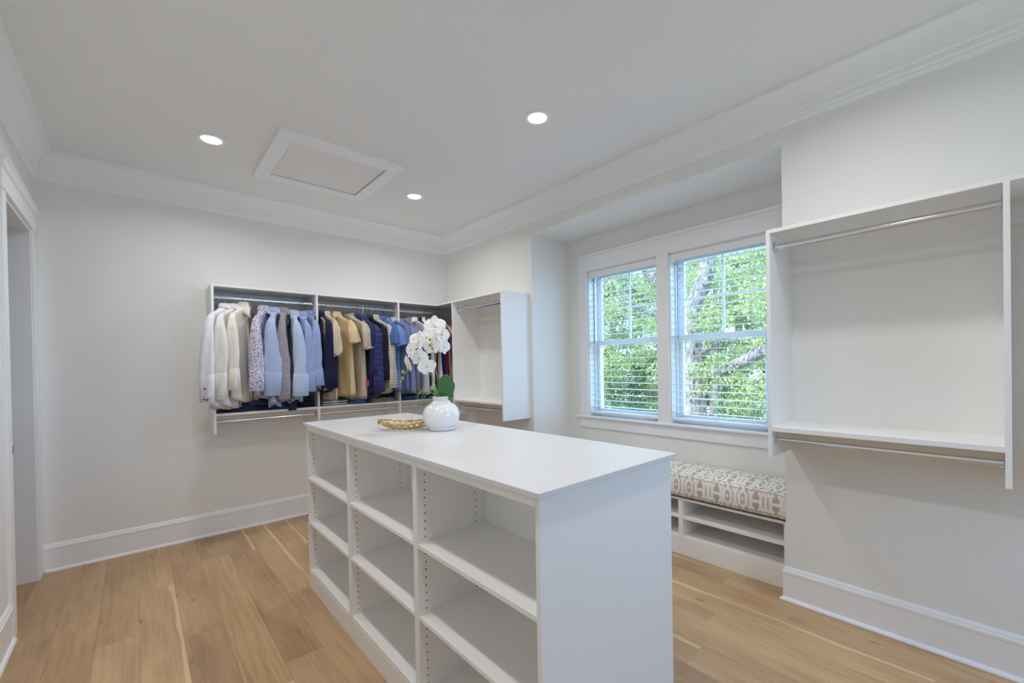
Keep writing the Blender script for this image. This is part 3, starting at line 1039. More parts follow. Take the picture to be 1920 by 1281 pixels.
def garment(name, cat, label, x, theta, main, zc=1.985, zh=1.20, sleeve='long', front=1, collar='shirt', coll=None, yoke=None,
            ws=1.0, tk=1.0, collsc=1.0, placket=True, seed=0, sway=0.0, slen=0.60, buttons=False, cuffbtn=False, far=True,
            hanger='wire', hook_label=None, lining=None, swing=0.0, splay=0.0, slm=None, sw_=1.0):
    rr = random.Random(seed * 17 + 3)
    th = R(theta)
    rot = math.atan2(-math.cos(th), -math.sin(th))
    g = thing(name, label, cat, (x, ROD_Y, RZ), 'clothes hanging in the back unit', rot)
    main_m = CL[main]
    cm = CL[coll] if coll else main_m
    L = zc - zh
    n = 36
    ph = [rr.uniform(0, 6.28) for _ in range(6)]
    z0 = zc - RZ
    keys = [(0.0, .056, .040), (-.022, .066, .042), (-.040, .100, .036), (-.062, .150, .028), (-.088, .198, .022), (-.118, .218, .022), (-.17, .222, .026), (-.27, .218, .031), (-.27 - (L - .27) * .5, .222, .036), (-L, .230, .042)]

    def lerp(z):
        for (za, a0, b0), (zb_, a1, b1) in zip(keys[:-1], keys[1:]):
            if z >= zb_:
                t = (z - za) / (zb_ - za)
                return a0 + (a1 - a0) * t, b0 + (b1 - b0) * t
        return keys[-1][1:]

    def surf(phi, z, grow=0.0):
        a, b = lerp(z)
        a *= ws
        b *= tk
        d = min(1, max(0, -z - 0.06) / max(.2, L - .06))
        c, s = math.cos(phi), math.sin(phi)
        uu = a * math.copysign(abs(c) ** 0.75, c)
        ww = b * math.copysign(abs(s) ** 0.8, s)
        fold = (math.sin(uu * 46 + ph[0] + 1.5 * math.sin(z * 5 + ph[1])) + 0.6 * math.sin(uu * 83 + ph[2] - z * 3)) * 0.013 * d
        fold += 0.0025 * math.sin(z * 9 + uu * 26 + ph[3]) * min(1, -z * 6)
        ww += (fold + grow) * (1 if s >= 0 else -0.8 if grow == 0 else -1) if abs(s) > 0.15 else 0
        tail = (.045 * abs(c) ** 2.5 * max(0, d - .75) * 4) if collar == 'shirt' else 0
        return (uu, ww + sway * d * L + swing * uu, z0 + z + tail)

    zs = [0, -.012, -.024, -.040, -.052, -.066, -.080, -.096, -.115, -.14, -.17, -.21, -.26]
    k = 14
    zs += [-.26 - (L - .26) * i / k for i in range(1, k + 1)]
    rings = [[surf(2 * PI * i / n, z) for i in range(n)] for z in zs]
    # turn the hem and the neck inwards so the edges have thickness
    hem = [(p[0] * .96, p[1] * .8, p[2] + .012) for p in rings[-1]]
    nk = [(p[0] * .86, p[1] * .82, p[2] - .012) for p in rings[0]]
    obj('body', MB().rings([nk] + rings + [hem], cap1=True, cap0=True), main_m, g, smooth=True, local=True)
    if yoke:
        zy = [-.010, -.024, -.040, -.055, -.07, -.088, -.11, -.14, -.17]
        ringy = [[surf(2 * PI * i / n, z, 0.0025) for i in range(n)] for z in zy]
        obj('yoke', MB().rings(ringy), CL[yoke], g, smooth=True, local=True)
    # sleeves
    sm = CL[slm] if slm else main_m
    for side in ((1, -1) if far else (1,)):
        if sleeve == 'none':
            continue
        if sleeve == 'long':
            pts = [(.188, -.080), (.222, -.125), (.240, -.20), (.247, -.32), (.250, -.44), (.252, -.09 - slen)]
            hw = [.014, .026, .036, .047, .053, .050]
            ht_ = [.014, .024, .030, .030, .028, .024]
        else:
            pts = [(.186, -.078), (.222, -.120), (.250, -.18), (.272, -.09 - slen * .42 if slen != .60 else -.29)]
            hw = [.014, .032, .050, .064]
            ht_ = [.014, .026, .030, .026]
        m_ = 8 if sleeve == 'long' else 5
        srings = []
        N = (len(pts) - 1) * m_
        for i in range(N + 1):
            f = i / m_
            j = min(int(f), len(pts) - 2)
            t = f - j
            t = t
            uu = pts[j][0] + (pts[j + 1][0] - pts[j][0]) * t
            zz = pts[j][1] + (pts[j + 1][1] - pts[j][1]) * t
            w_ = (hw[j] + (hw[j + 1] - hw[j]) * t) * (0.6 + 0.4 * tk) * sw_
            h_ = ht_[j] + (ht_[j + 1] - ht_[j]) * t
            dd = i / N
            wc = (splay * dd if side == 1 else -0.3 * splay * dd) + 0.010 * math.sin(dd * 5 + ph[4]) * dd + swing * uu * side
            ring = []
            for q in range(20):
                a = 2 * PI * q / 20
                c, s = math.cos(a), math.sin(a)
                wr_ = 0.0085 * math.sin(3 * a + zz * 7 + ph[5]) * dd + 0.0035 * math.sin(5 * a + zz * 14 + ph[1]) + 0.0015 * math.sin(zz * 34 + ph[2] + 2 * a) * (0.3 + dd)
                ring.append((side * ws * uu + side * (h_ + wr_) * s * .9, wc + (w_ + wr_) * c, z0 + zz + (0.012 * c * side if sleeve != 'long' else 0)))
            srings.append(ring)
        end = [(p[0] * .995, p[1] * .9, p[2] + .02) for p in srings[-1]]
        obj('sleeve', MB().rings(srings + [end], cap0=True, cap1=True), sm, g, smooth=True, local=True)
        if sleeve == 'long':
            a_, b_ = srings[-1], srings[-6]
            def grow(ring, f, dz=0):
                cx = sum(p[0] for p in ring) / len(ring)
                cy = sum(p[1] for p in ring) / len(ring)
                return [(cx + (p[0] - cx) * f, cy + (p[1] - cy) * f, p[2] + dz) for p in ring]
            cf = obj('cuff', MB().rings([grow(b_, 1.0), grow(b_, 1.05, -.003), grow(a_, 1.05, -.004), grow(a_, .95, -.006)]), cm if coll else sm, g, smooth=True, local=True)
            if cuffbtn and side == 1:
                bx = sum(p[0] for p in a_) / 20
                by = sum(p[1] for p in a_) / 20
                for q, (dy, dz) in enumerate(((-.018, .022), (.004, .018), (-.012, .105))):
                    r_ = 0.0055
                    c0 = (bx + .030, by + dy, a_[0][2] + dz)
                    rings_ = [[(c0[0] + d, c0[1] + rq * math.cos(2 * PI * k_ / 10), c0[2] + rq * math.sin(2 * PI * k_ / 10)) for k_ in range(10)] for rq, d in ((r_, -.006), (r_, .004), (r_ * .6, .0048))]
                    b = obj('button', MB().rings(rings_, cap0=True, cap1=True), M['black'], g, local=True)
                    b['label'] = 'black cuff button'
    # collar
    fa = PI / 2 * front
    if collar in ('shirt', 'polo'):
        gap = 0.18
        tall = (.024 if collar == 'shirt' else .014) * min(collsc, 1.1)
        inner, mid, outer = [], [], []
        K = 26
        for i in range(K + 1):
            a = fa + gap + (2 * PI - 2 * gap) * i / K
            e = abs(2 * i / K - 1) ** 3
            c, s = math.cos(a), math.sin(a)
            A, B = .052, .040 * tk
            inner.append((A * c, B * s, z0 - .012))
            mid.append((A * 1.03 * c, B * 1.05 * s, z0 + tall))
            outer.append(((A * (1.28 + .25 * e * collsc)) * c + .022 * e * collsc * (1 if c > 0 else -1), B * (1.30 + .55 * e) * s, z0 - (.026 + .034 * e) * collsc))
        obj('collar', MB().rings([inner, mid, outer], closed=False), cm, g, smooth=True, local=True, solid=.003)
    elif collar == 'crew':
        pts = [(.054 * math.cos(t) , .041 * tk * math.sin(t), z0 + .004 - .010 * (math.sin(t) * front)) for t in [2 * PI * i / 24 for i in range(24)]]
        obj('neckband', MB().tube(pts, .0085, 8, closed=True), cm, g, smooth=True, local=True)
    # placket strip
    if placket:
        zend = -L + .01 if collar == 'shirt' else -.20
        l0, l1 = [], []
        nz = 16
        for i in range(nz + 1):
            z = -.012 + (zend + .012) * i / nz
            dphi = min(1.2, .016 / max(.03, lerp(z)[0]))
            l0.append(surf(fa - dphi, z, .003))
            l1.append(surf(fa + dphi, z, .003))
        obj('placket', MB().rings([l0, l1], closed=False), cm if collar == 'polo' else main_m, g, smooth=True, local=True, solid=.003)
        if buttons:
            for i in range(1, nz - 1, 3):
                z = -.012 + (zend + .012) * i / nz
                p = surf(fa, z, .006)
                rings_ = [[(p[0] + rq * math.cos(2 * PI * k_ / 10), p[1] + d * front, p[2] + rq * math.sin(2 * PI * k_ / 10)) for k_ in range(10)] for rq, d in ((.0055, -.004), (.0055, .003), (.003, .0035))]
                obj('button', MB().rings(rings_, cap0=True, cap1=True), CL['taupe'], g, local=True)
    if lining:
        l0, l1 = [], []
        for i in range(17):
            z = -.05 - (L - .07) * i / 16
            l0.append(surf(-PI / 2 + .62, z, .004))
            l1.append(surf(-PI / 2 + 1.05, z, .004))
        o = obj('lining', MB().rings([l0, l1], closed=False), CL[lining], g, smooth=True, local=True, solid=.002)
        o['label'] = 'tan lining of the jacket'
    # the hanger is a thing of its own
    hl = {'wire': 'thin pale wire', 'dark': 'thin dark wire', 'plastic': 'white plastic', 'wood': 'light wooden', 'clip': 'dark wire brass clipped'}[hanger]
    h = thing('clothes_hanger', f'{hl} hanger under the {hook_label}', 'hanger', (x, ROD_Y, RZ), 'hangers in the back unit', rot)
    hm = {'wire': M['hwire'], 'dark': M['steel'], 'plastic': M['plastic'], 'wood': M['hwire'], 'clip': M['steel']}[hanger]
    rad = .0045 if hanger == 'plastic' else .0016
    pts = []
    hr = .0185
    for i in range(11):
        a = R(-20) + R(220) * i / 10
        pts.append((0, hr * math.cos(a), .004 + hr * math.sin(a)))
    pts = [(0, -p[1] * 1.0, p[2]) for p in pts][::-1]
    pts += [(0, 0.0185, -.012), (0, .010, -.026), (0, 0, -.036), (0, 0, z0 - .02)]
    # the hook passes over the rod: the loop lies in the plane across the rod
    pts = [(p[1], 0, p[2]) for p in pts]
    obj('hook', MB().tube(pts, rad, 8), hm, h, smooth=True, local=True)
    am = M['wood_hanger'] if hanger in ('wood',) else hm
    arms = [(-.19 * ws, 0, z0 - .095), (-.10, 0, z0 - .055), (-.04, 0, z0 - .032), (0, 0, z0 - .022), (.04, 0, z0 - .032), (.10, 0, z0 - .055), (.19 * ws, 0, z0 - .095)]
    obj('shoulder_bar', MB().tube(arms, .006 if hanger in ('wood', 'plastic') else .002, 8), am, h, smooth=True, local=True)
    if hanger == 'wood':
        obj('neck', MB().lathe([(.001, .012), (.010, .008), (.012, -.004), (.014, -.03), (.001, -.032)], (0, 0, z0 + .012), 12), M['wood_hanger'], h, local=True)
    if hanger == 'clip':
        obj('clip', MB().box(-.018, .018, -.007, .007, z0 + .008, z0 + .036), M['brass_clip'], h, local=True, bevel=.003)
    return g


GA = [
    dict(name='dress_shirt', cat='shirt', label='white long sleeved shirt with black cuff buttons, first on the rod', x=.578, theta=36, main='white', zc=1.994, zh=1.125, cuffbtn=True, hook_label='white shirt with black cuff buttons', seed=1, slen=.70, splay=-.01, placket=True, front=1, collsc=.7),
    dict(name='dress_shirt', cat='shirt', label='ivory long sleeved shirt hanging second on the rod', x=.640, theta=36, main='white2', zc=1.994, zh=1.13, hook_label='ivory shirt second on the rod', seed=2, slen=.68, splay=.02, collsc=.8),
    dict(name='dress_shirt', cat='shirt', label='cream linen shirt with a wide open collar and buttoned placket', x=.712, theta=34, main='cream', zc=2.005, zh=1.175, hook_label='cream linen shirt', seed=3, slen=.62, splay=.03, collsc=1.9, buttons=True, hanger='clip', ws=1.02),
    dict(name='dress_shirt', cat='shirt', label='pale shirt with small blue floral print', x=.858, theta=26, main='floral', zc=1.99, zh=1.19, hook_label='blue floral shirt', seed=4, slen=.62, hanger='wood', collsc=1.1),
    dict(name='dress_shirt', cat='shirt', label='sky blue long sleeved shirt with turned back cuff, left section', x=.940, theta=17, main='sky', zc=1.985, zh=1.115, hook_label='sky blue shirt', seed=5, slen=.66, splay=-.01, sw_=1.2),
    dict(name='dress_shirt', cat='shirt', label='grey speckled print long sleeved shirt', x=1.016, theta=16, main='speck', zc=1.988, zh=1.14, hook_label='grey speckled shirt', seed=6, slen=.70, sw_=.9),
    dict(name='dress_shirt', cat='shirt', label='pale blue finely striped long sleeved shirt', x=1.095, theta=8, main='palestripe', zc=1.97, zh=1.15, hook_label='pale blue striped shirt', seed=7, slen=.66, splay=.02, sw_=1.1),
    dict(name='dress_shirt', cat='shirt', label='cornflower blue shirt with indigo yoke and dark body', x=1.172, theta=6, main='indigo', slm='cornflower', coll='cornflower', yoke='cornflower', zc=1.965, zh=1.21, hook_label='cornflower blue shirt', seed=8, slen=.62, splay=.02, hanger='dark'),
    dict(name='dress_shirt', cat='shirt', label='blue wide striped shirt hanging against the first divider', x=1.232, theta=2, main='check', slm='cornflower', zc=1.975, zh=1.23, hook_label='blue wide striped shirt', seed=9, slen=.58),
    dict(name='jacket', cat='jacket', label='dark navy jacket with tan lining beside the first divider', x=1.335, theta=-2, main='navy', zc=1.985, zh=1.21, hook_label='dark navy jacket with tan lining', seed=10, slen=.62, lining='tan', front=-1, placket=False, hanger='dark', tk=.9, sw_=1.2),
    dict(name='knit_top', cat='shirt', label='beige striped top behind the navy jacket', x=1.385, theta=-3, sw_=.75, main='beigestripe', zc=1.99, zh=1.155, sleeve='short', slen=.78, hook_label='beige striped top', seed=11, front=-1, collar='polo', hanger='dark', tk=.8),
    dict(name='polo_shirt', cat='shirt', label='straw yellow short sleeved polo shirt', x=1.478, theta=-21, main='yellow', zc=1.99, zh=1.18, sleeve='short', hook_label='straw yellow polo', seed=12, front=-1, collar='polo', hanger='wire', slen=.50, collsc=1.1),
    dict(name='knit_top', cat='shirt', label='oatmeal ribbed short sleeved tee', x=1.605, theta=-20, main='oat', zc=1.985, zh=1.15, sleeve='short', hook_label='oatmeal ribbed tee', seed=13, front=-1, collar='crew', placket=False, hanger='wire', slen=.62),
    dict(name='jacket', cat='jacket', label='plum navy zip jacket with a red tab at its hem', x=1.690, theta=-15, main='plum', zc=1.975, zh=1.165, hook_label='plum navy zip jacket', seed=14, front=-1, placket=False, hanger='dark', tk=.8, slen=.5),
    dict(name='jacket', cat='jacket', label='navy quilted puffer jacket on a white plastic hanger', x=1.745, theta=-16, main='quilt', zc=1.965, zh=1.14, hook_label='quilted puffer jacket', seed=15, front=-1, placket=False, hanger='plastic', tk=1.0, slen=.66, sw_=1.2),
    dict(name='jacket', cat='jacket', label='midnight blue jacket squeezed behind the quilted puffer', x=1.812, theta=-16, main='midnight', zc=1.975, zh=1.20, hook_label='midnight blue jacket', seed=16, front=-1, placket=False, hanger='dark', tk=.75, slen=.55),
    dict(name='dress_shirt', cat='shirt', label='cream and grey checked long sleeved shirt', x=1.868, theta=-20, main='plaid', zc=1.978, zh=1.175, hook_label='cream and grey checked shirt', seed=17, front=-1, slen=.64, hanger='dark', sw_=1.05),
    dict(name='polo_shirt', cat='shirt', label='mid blue short sleeved polo shirt beside the checked shirt', x=1.950, theta=-8, main='royal', zc=1.98, zh=1.215, sleeve='short', hook_label='mid blue polo', seed=18, front=-1, collar='polo', hanger='dark', tk=.85),
    dict(name='polo_shirt', cat='shirt', label='brighter azure blue short sleeved polo shirt', x=2.010, theta=-8, main='azure', zc=1.965, zh=1.21, sleeve='short', hook_label='azure blue polo', seed=19, front=-1, collar='polo', hanger='wire', tk=.85),
    dict(name='polo_shirt', cat='shirt', label='slate blue polo shirt with a pale collar against the second divider', x=2.072, theta=-15, main='slate', coll='palegrey', zc=1.975, zh=1.20, sleeve='short', hook_label='slate blue polo', seed=20, front=-1, collar='polo', hanger='dark', tk=.85),
    dict(name='polo_shirt', cat='shirt', label='periwinkle blue polo shirt just past the second divider', x=2.150, theta=-13, main='periwinkle', zc=1.965, zh=1.175, sleeve='short', hook_label='periwinkle polo', seed=21, front=-1, collar='polo', hanger='wire', tk=.8),
    dict(name='polo_shirt', cat='shirt', label='lilac grey short sleeved shirt left of the orchid', x=2.225, theta=-8, main='lilacgrey', zc=1.975, zh=1.17, sleeve='short', hook_label='lilac grey shirt', seed=22, front=-1, collar='crew', coll='taupe', placket=False, hanger='dark', tk=.9),
    dict(name='tee_shirt', cat='shirt', label='pale grey tee with a white collar behind the orchid', x=2.318, theta=-14, main='palegrey', coll='white', zc=1.99, zh=1.155, sleeve='short', hook_label='pale grey tee', seed=23, front=-1, collar='polo', hanger='wire', tk=.85),
    dict(name='vest', cat='vest', label='dark plum knitted vest behind the orchid', x=2.372, theta=-9, main='wine', zc=1.985, zh=1.25, sleeve='none', hook_label='dark plum vest', seed=24, front=-1, collar='crew', placket=False, hanger='dark', tk=.8),
    dict(name='tee_shirt', cat='shirt', label='white crew neck tee right of the dark plum vest', x=2.415, theta=-8, main='white', zc=1.995, zh=1.19, sleeve='short', hook_label='white crew tee', seed=25, front=-1, collar='crew', placket=False, hanger='wire', tk=.8),
    dict(name='tee_shirt', cat='shirt', label='black jersey top hanging low behind the orchid', x=2.462, theta=-6, main='blackc', zc=1.97, zh=1.15, sleeve='short', hook_label='black jersey top', seed=26, front=-1, collar='crew', placket=False, hanger='dark', tk=.8),
    dict(name='polo_shirt', cat='shirt', label='white polo shirt showing its sleeve past the orchid blooms', x=2.515, theta=-6, main='white2', zc=1.985, zh=1.2, sleeve='short', hook_label='white polo', seed=27, front=-1, collar='polo', hanger='wire', tk=.8, slen=.66),
    dict(name='dress_shirt', cat='shirt', label='indigo shirt right of the orchid stem', x=2.570, theta=-4, main='indigo', zc=1.97, zh=1.2, sleeve='short', hook_label='indigo shirt', seed=28, front=-1, hanger='dark', tk=.7),
    dict(name='dress_shirt', cat='shirt', label='wine red shirt near the corner', x=2.606, theta=-4, main='redc', zc=1.97, zh=1.2, sleeve='short', hook_label='wine red shirt', seed=29, front=-1, hanger='dark', tk=.7),
    dict(name='dress_shirt', cat='shirt', label='beige striped shirt deep in the corner', x=2.642, theta=-3, main='beigestripe', zc=1.97, zh=1.2, sleeve='short', hook_label='beige striped corner shirt', seed=30, front=-1, hanger='dark', tk=.7),
    dict(name='dress_shirt', cat='shirt', label='dusty rose shirt, last before the narrow empty unit', x=2.695, theta=-2, main='rose', zc=1.975, zh=1.24, hook_label='dusty rose shirt', seed=31, front=-1, hanger='dark', tk=.9, slen=.55),
]
for ga in GA:
    garment(**ga)
for o in bpy.data.objects:
    if o.get('label', '').startswith('plum navy zip jacket'):
        tb = obj('tab', MB().box(.205, .225, -.062, -.040, -.79, -.735), CL['tab'], o, local=True, bevel=.003)
        tb['label'] = 'small red tab'


def folded(name, label, cat, x0, x1, y0, y1, z0, layers, h, material, seed, crumple=0.004, group='folded clothes on the shelf', taper=0.0):
    """a folded garment: soft slabs that wrap round at the front fold"""
    rr = random.Random(seed)
    t = thing(name, label, cat, ((x0 + x1) / 2, (y0 + y1) / 2, z0), group)
    for k in range(layers):
        za = z0 + k * h
        ax0, ax1 = x0 + rr.uniform(0, .012) + taper * k, x1 - rr.uniform(0, .012) - taper * k
        ay0, ay1 = y0 + rr.uniform(0, .015), y1 - rr.uniform(0, .02)
        p = [rr.uniform(0, 6.28) for _ in range(5)]
        rings = []
        nx = 26
        for i in range(nx + 1):
            f = i / nx
            xx = ax0 + (ax1 - ax0) * f
            e = min(1, 5 * min(f, 1 - f) + .25) ** .6
            ring = []
            for q in range(28):
                a = 2 * PI * q / 28
                c, s = math.cos(a), math.sin(a)
                yy = (ay0 + ay1) / 2 + (ay1 - ay0) / 2 * math.copysign(abs(c) ** .35, c) * (0.94 + .06 * e)
                zz = za + h / 2 + h / 2 * .96 * math.copysign(abs(s) ** .6, s) * e
                w = crumple * (math.sin(xx * 31 + p[0] + yy * 9) + .7 * math.sin(xx * 63 + p[1] - yy * 27) + .5 * math.sin(yy * 41 + p[2]))
                zz += w if s > 0 else 0
                yy -= crumple * 1.4 * math.sin(xx * 23 + p[3]) * (1 if c < 0 else 0)
                ring.append((xx, yy, max(z0 + .0006, zz)))
            rings.append(ring)
        obj('fold', MB().rings(rings, cap0=True, cap1=True), material, t, smooth=True)
    return t


folded('folded_jeans', 'crumpled blue jeans heaped under the white shirts', 'jeans', .57, .93, FY + .01, YB - .06, ZS, 2, .048, CL['denimdark'], 1, .012)
folded('folded_jeans', 'flat folded blue jeans under the sky blue shirt', 'jeans', .90, 1.115, FY + .015, YB - .05, ZS, 2, .034, CL['denim'], 2, .006)
folded('folded_trousers', 'black folded trousers against the first divider', 'trousers', 1.125, 1.265, FY + .03, YB - .06, ZS, 2, .036, CL['blackc'], 3, .003)
folded('folded_trousers', 'stone coloured folded chinos under the navy jacket', 'trousers', 1.325, 1.575, FY + .012, YB - .06, ZS, 2, .024, CL['khaki'], 4, .003)
folded('folded_jeans', 'washed blue folded denim beside the stone chinos', 'jeans', 1.585, 1.775, FY + .02, YB - .08, ZS, 2, .030, CL['denimpale'], 5, .008)
folded('folded_trousers', 'taupe folded chinos under the checked shirt', 'trousers', 1.80, 2.085, FY + .02, YB - .08, ZS, 2, .021, CL['taupe'], 6, .003)
folded('folded_trousers', 'black folded trousers lying on top of the taupe chinos', 'trousers', 1.79, 2.09, FY + .07, YB - .06, ZS + .046, 2, .030, CL['midnight'], 7, .003)
folded('folded_jeans', 'mid blue folded jeans past the second divider', 'jeans', 2.15, 2.58, FY + .015, YB - .06, ZS, 1, .045, CL['denim'], 8, .004)
bt = MB()
ring_pts = [(1.03, FY + .06, ZS + .07), (1.045, FY + .02, ZS + .066), (1.05, FY - .006, ZS + .045), (1.052, FY - .012, ZS + .01), (1.055, FY - .012, ZS - .018)]
rings = []
for p in ring_pts:
    d = .5 if p[1] > FY else 1
    rings.append([(p[0] - .032, p[1], p[2]), (p[0], p[1] - .004, p[2] + .003), (p[0] + .032, p[1], p[2])])
b = obj('fabric_belt', MB().rings(rings, closed=False), CL['denimdark'], solid=.006, smooth=True)
tag(b, 'navy cloth end hanging over the shelf edge beside the folded jeans', 'clothing')

# ------------------------------------------------------------------ jar, orchid and tray on the island
JX, JY = 1.285, 2.095
AR = Vector((0.748, -0.663, 0))            # across the view
AF = Vector((-0.663, -0.748, 0))           # towards the viewer
def jp(a, z, d=0.0):
    return Vector((JX, JY, IZ)) + AR * a + AF * d + Vector((0, 0, z))


def jar_mat():
    t = NT('glazed_white', 0.12, 0.6)
    n1 = t.noise(t.mapping((6, 6, 1.2)), 3.0, 4, .6, 1.2)
    c = t.ramp(n1, [(0.3, srgb(230, 232, 234)), (0.6, srgb(238, 238, 236)), (0.8, srgb(232, 229, 223))])
    zz = t.sep()[2]
    c = t.mix(t.math('MULTIPLY', t.math('GREATER_THAN', zz, .163), .8), c, srgb(222, 216, 200))
    t.l(c, t.b.inputs['Base Color'])
    t.b.inputs['Coat Weight'].default_value = 0.5
    t.b.inputs['Coat Roughness'].default_value = 0.05
    t.bump(n1, .015, .003)
    return t.m


jar = thing('ceramic_jar', 'round white glazed jar holding the orchid on the island', 'jar', (JX, JY, IZ))
prof = [(.001, .001), (.069, .001), (.0745, .004), (.0745, .010), (.071, .016)]
for i in range(1, 15):
    t = i / 14
    ang = -1.02 + t * 2.16
    prof.append((.030 + .0735 * math.cos(ang), .082 + .082 * math.sin(ang) if ang < 0 else .082 + .074 * math.sin(ang)))
prof += [(.052, .157), (.0475, .163), (.0465, .172), (.0475, .181), (.049, .186), (.047, .189), (.043, .188), (.041, .176), (.041, .160), (.001, .158)]
obj('jar_body', MB().lathe(prof, (JX, JY, IZ), 56), jar_mat(), jar, smooth=True)

orc = thing('orchid', 'white flowering orchid with green leaves standing in the jar', 'plant', (JX, JY, IZ + .16))
m_stem = mat('orchid_stem', srgb(150, 142, 80), 0.6)
m_stem2 = mat('brown_stake', srgb(120, 84, 50), 0.7)
m_leaf = NT('orchid_leaf', 0.35, 0.5)
lc = m_leaf.mix(m_leaf.noise(m_leaf.tc.outputs['Object'], 30, 3), srgb(52, 96, 54), srgb(74, 120, 68))
m_leaf.l(lc, m_leaf.b.inputs['Base Color'])
m_leaf = m_leaf.m
m_grass = mat('grass_blade', srgb(122, 178, 92), 0.5)
m_petal = mat('orchid_petal', srgb(244, 243, 240), 0.55)
m_petal.node_tree.nodes['Principled BSDF'].inputs['Subsurface Weight'].default_value = 0.15
m_petal.node_tree.nodes['Principled BSDF'].inputs['Subsurface Radius'].default_value = (.01, .01, .008)
m_lip = mat('orchid_lip', srgb(234, 212, 140), 0.5)
m_bud = mat('orchid_bud', srgb(176, 156, 76), 0.5)


def smoothpath(pts, k=6):
    out = []
    P = [Vector(p) for p in pts]
    for i in range(len(P) - 1):
        p0 = P[max(i - 1, 0)]
        p1, p2 = P[i], P[i + 1]
        p3 = P[min(i + 2, len(P) - 1)]
        for j in range(k):
            t = j / k
            out.append(.5 * ((2 * p1) + (-p0 + p2) * t + (2 * p0 - 5 * p1 + 4 * p2 - p3) * t * t + (-p0 + 3 * p1 - 3 * p2 + p3) * t ** 3))
    out.append(P[-1])
    return out


obj('stem', MB().tube(smoothpath([jp(-.008, .165), jp(-.014, .27), jp(-.026, .355, .01), jp(-.021, .45, .01), jp(-.012, .52, 0), jp(-.02, .575, .0)]), .0032, 8), m_stem, orc, smooth=True)
obj('stem', MB().tube(smoothpath([jp(-.002, .165, .008), jp(-.012, .23, .008), jp(-.018, .30, .008)]), .0042, 8), m_stem2, orc, smooth=True)
obj('branch', MB().tube(smoothpath([jp(-.026, .355, .01), jp(-.045, .40, .02), jp(-.075, .425, .03), jp(-.11, .42, .035), jp(-.145, .39, .035), jp(-.17, .35, .035), jp(-.20, .31, .03)]), .0024, 8), m_stem, orc, smooth=True)
obj('branch', MB().tube(smoothpath([jp(-.024, .46, .01), jp(-.05, .50, .02), jp(-.085, .50, .02), jp(-.12, .47, .02)]), .0022, 8), m_stem, orc, smooth=True)


def leaf_paddle(base, tip, wd, nrm, curl):
    base, tip = Vector(base), Vector(tip)
    ax = (tip - base)
    L = ax.length
    ax.normalize()
    sd_ = ax.cross(Vector(nrm)).normalized()
    nn = sd_.cross(ax)
    rings = []
    for i in range(13):
        t = i / 12
        w = max(.10 * wd, wd * max(0.0, 1 - abs(2 * t ** .8 - 1) ** 2.6) ** .5)
        ring = []
        for k in range(-4, 5):
            q = k / 4
            ring.append(base + ax * L * t + sd_ * w * q + nn * (abs(q) ** 1.5 * curl * w + .25 * curl * L * t * t * -.3))
        rings.append(ring)
    return MB().rings(rings, closed=False)


for bs, tp, wd, nr, cu in ((jp(.012, .160, .01), jp(.040, .312, .03), .042, AF, .10), (jp(.016, .160, -.01), jp(.066, .270, -.03), .028, AF + AR * .5, .15), (jp(-.004, .160, -.02), jp(-.030, .235, -.075), .028, AF, .3)):
    obj('leaf', leaf_paddle(bs, tp, wd, nr, cu), m_leaf, orc, smooth=True, solid=.0025)

gr = random.Random(5)
blades = [[(-.012, .16), (-.03, .215), (-.062, .228), (-.088, .200), (-.099, .15)], [(-.01, .16), (-.036, .208), (-.07, .205), (-.088, .165)], [(-.01, .16), (-.026, .235), (-.03, .30), (-.036, .33)], [(-.006, .16), (-.024, .26), (-.045, .318), (-.05, .29)],
          [(-.014, .16), (-.045, .19), (-.062, .165)], [(-.01, .16), (-.045, .235), (-.095, .225), (-.125, .14), (-.138, .075)], [(-.008, .16), (-.02, .20), (-.03, .25)], [(-.016, .16), (-.034, .20), (-.05, .215), (-.062, .20)], [(0, .16), (-.012, .22), (-.022, .27)], [(-.012, .16), (-.055, .222), (-.105, .216), (-.128, .19)]]
for i, bl in enumerate(blades):
    dd = gr.uniform(0, .03)
    path = smoothpath([jp(a, z, .012 + dd * k) for k, (a, z) in enumerate(bl)], 5)
    n = len(path)
    obj('grass_blade', MB().tube(path, [.0034 * (1 - .75 * k / (n - 1)) + .0003 for k in range(n)], 5, flat=.5), m_grass, orc, smooth=True)


def petal(center, face, upv, ang, length, width, cup):
    f = Vector(face).normalized()
    x = f.cross(Vector(upv)).normalized()
    y = x.cross(f)
    d = x * math.cos(ang) + y * math.sin(ang)
    s_ = f.cross(d)
    rings = []
    for i in range(9):
        t = i / 8
        w = width * (math.sin(PI * (t * .86 + .08)) ** .75) * (1 if t < .95 else .75)
        ring = []
        for k in range(-3, 4):
            q = k / 3
            h = cup * (t * t * .6 - .25 * t) * length - abs(q) ** 2 * cup * .22 * w + .05 * width * math.sin(q * 5 + t * 4)
            ring.append(Vector(center) + d * length * (t + .03 * (1 - q * q) * (t > .9)) + s_ * w * q + f * (h + .004))
        rings.append(ring)
    return MB().rings(rings, closed=False)


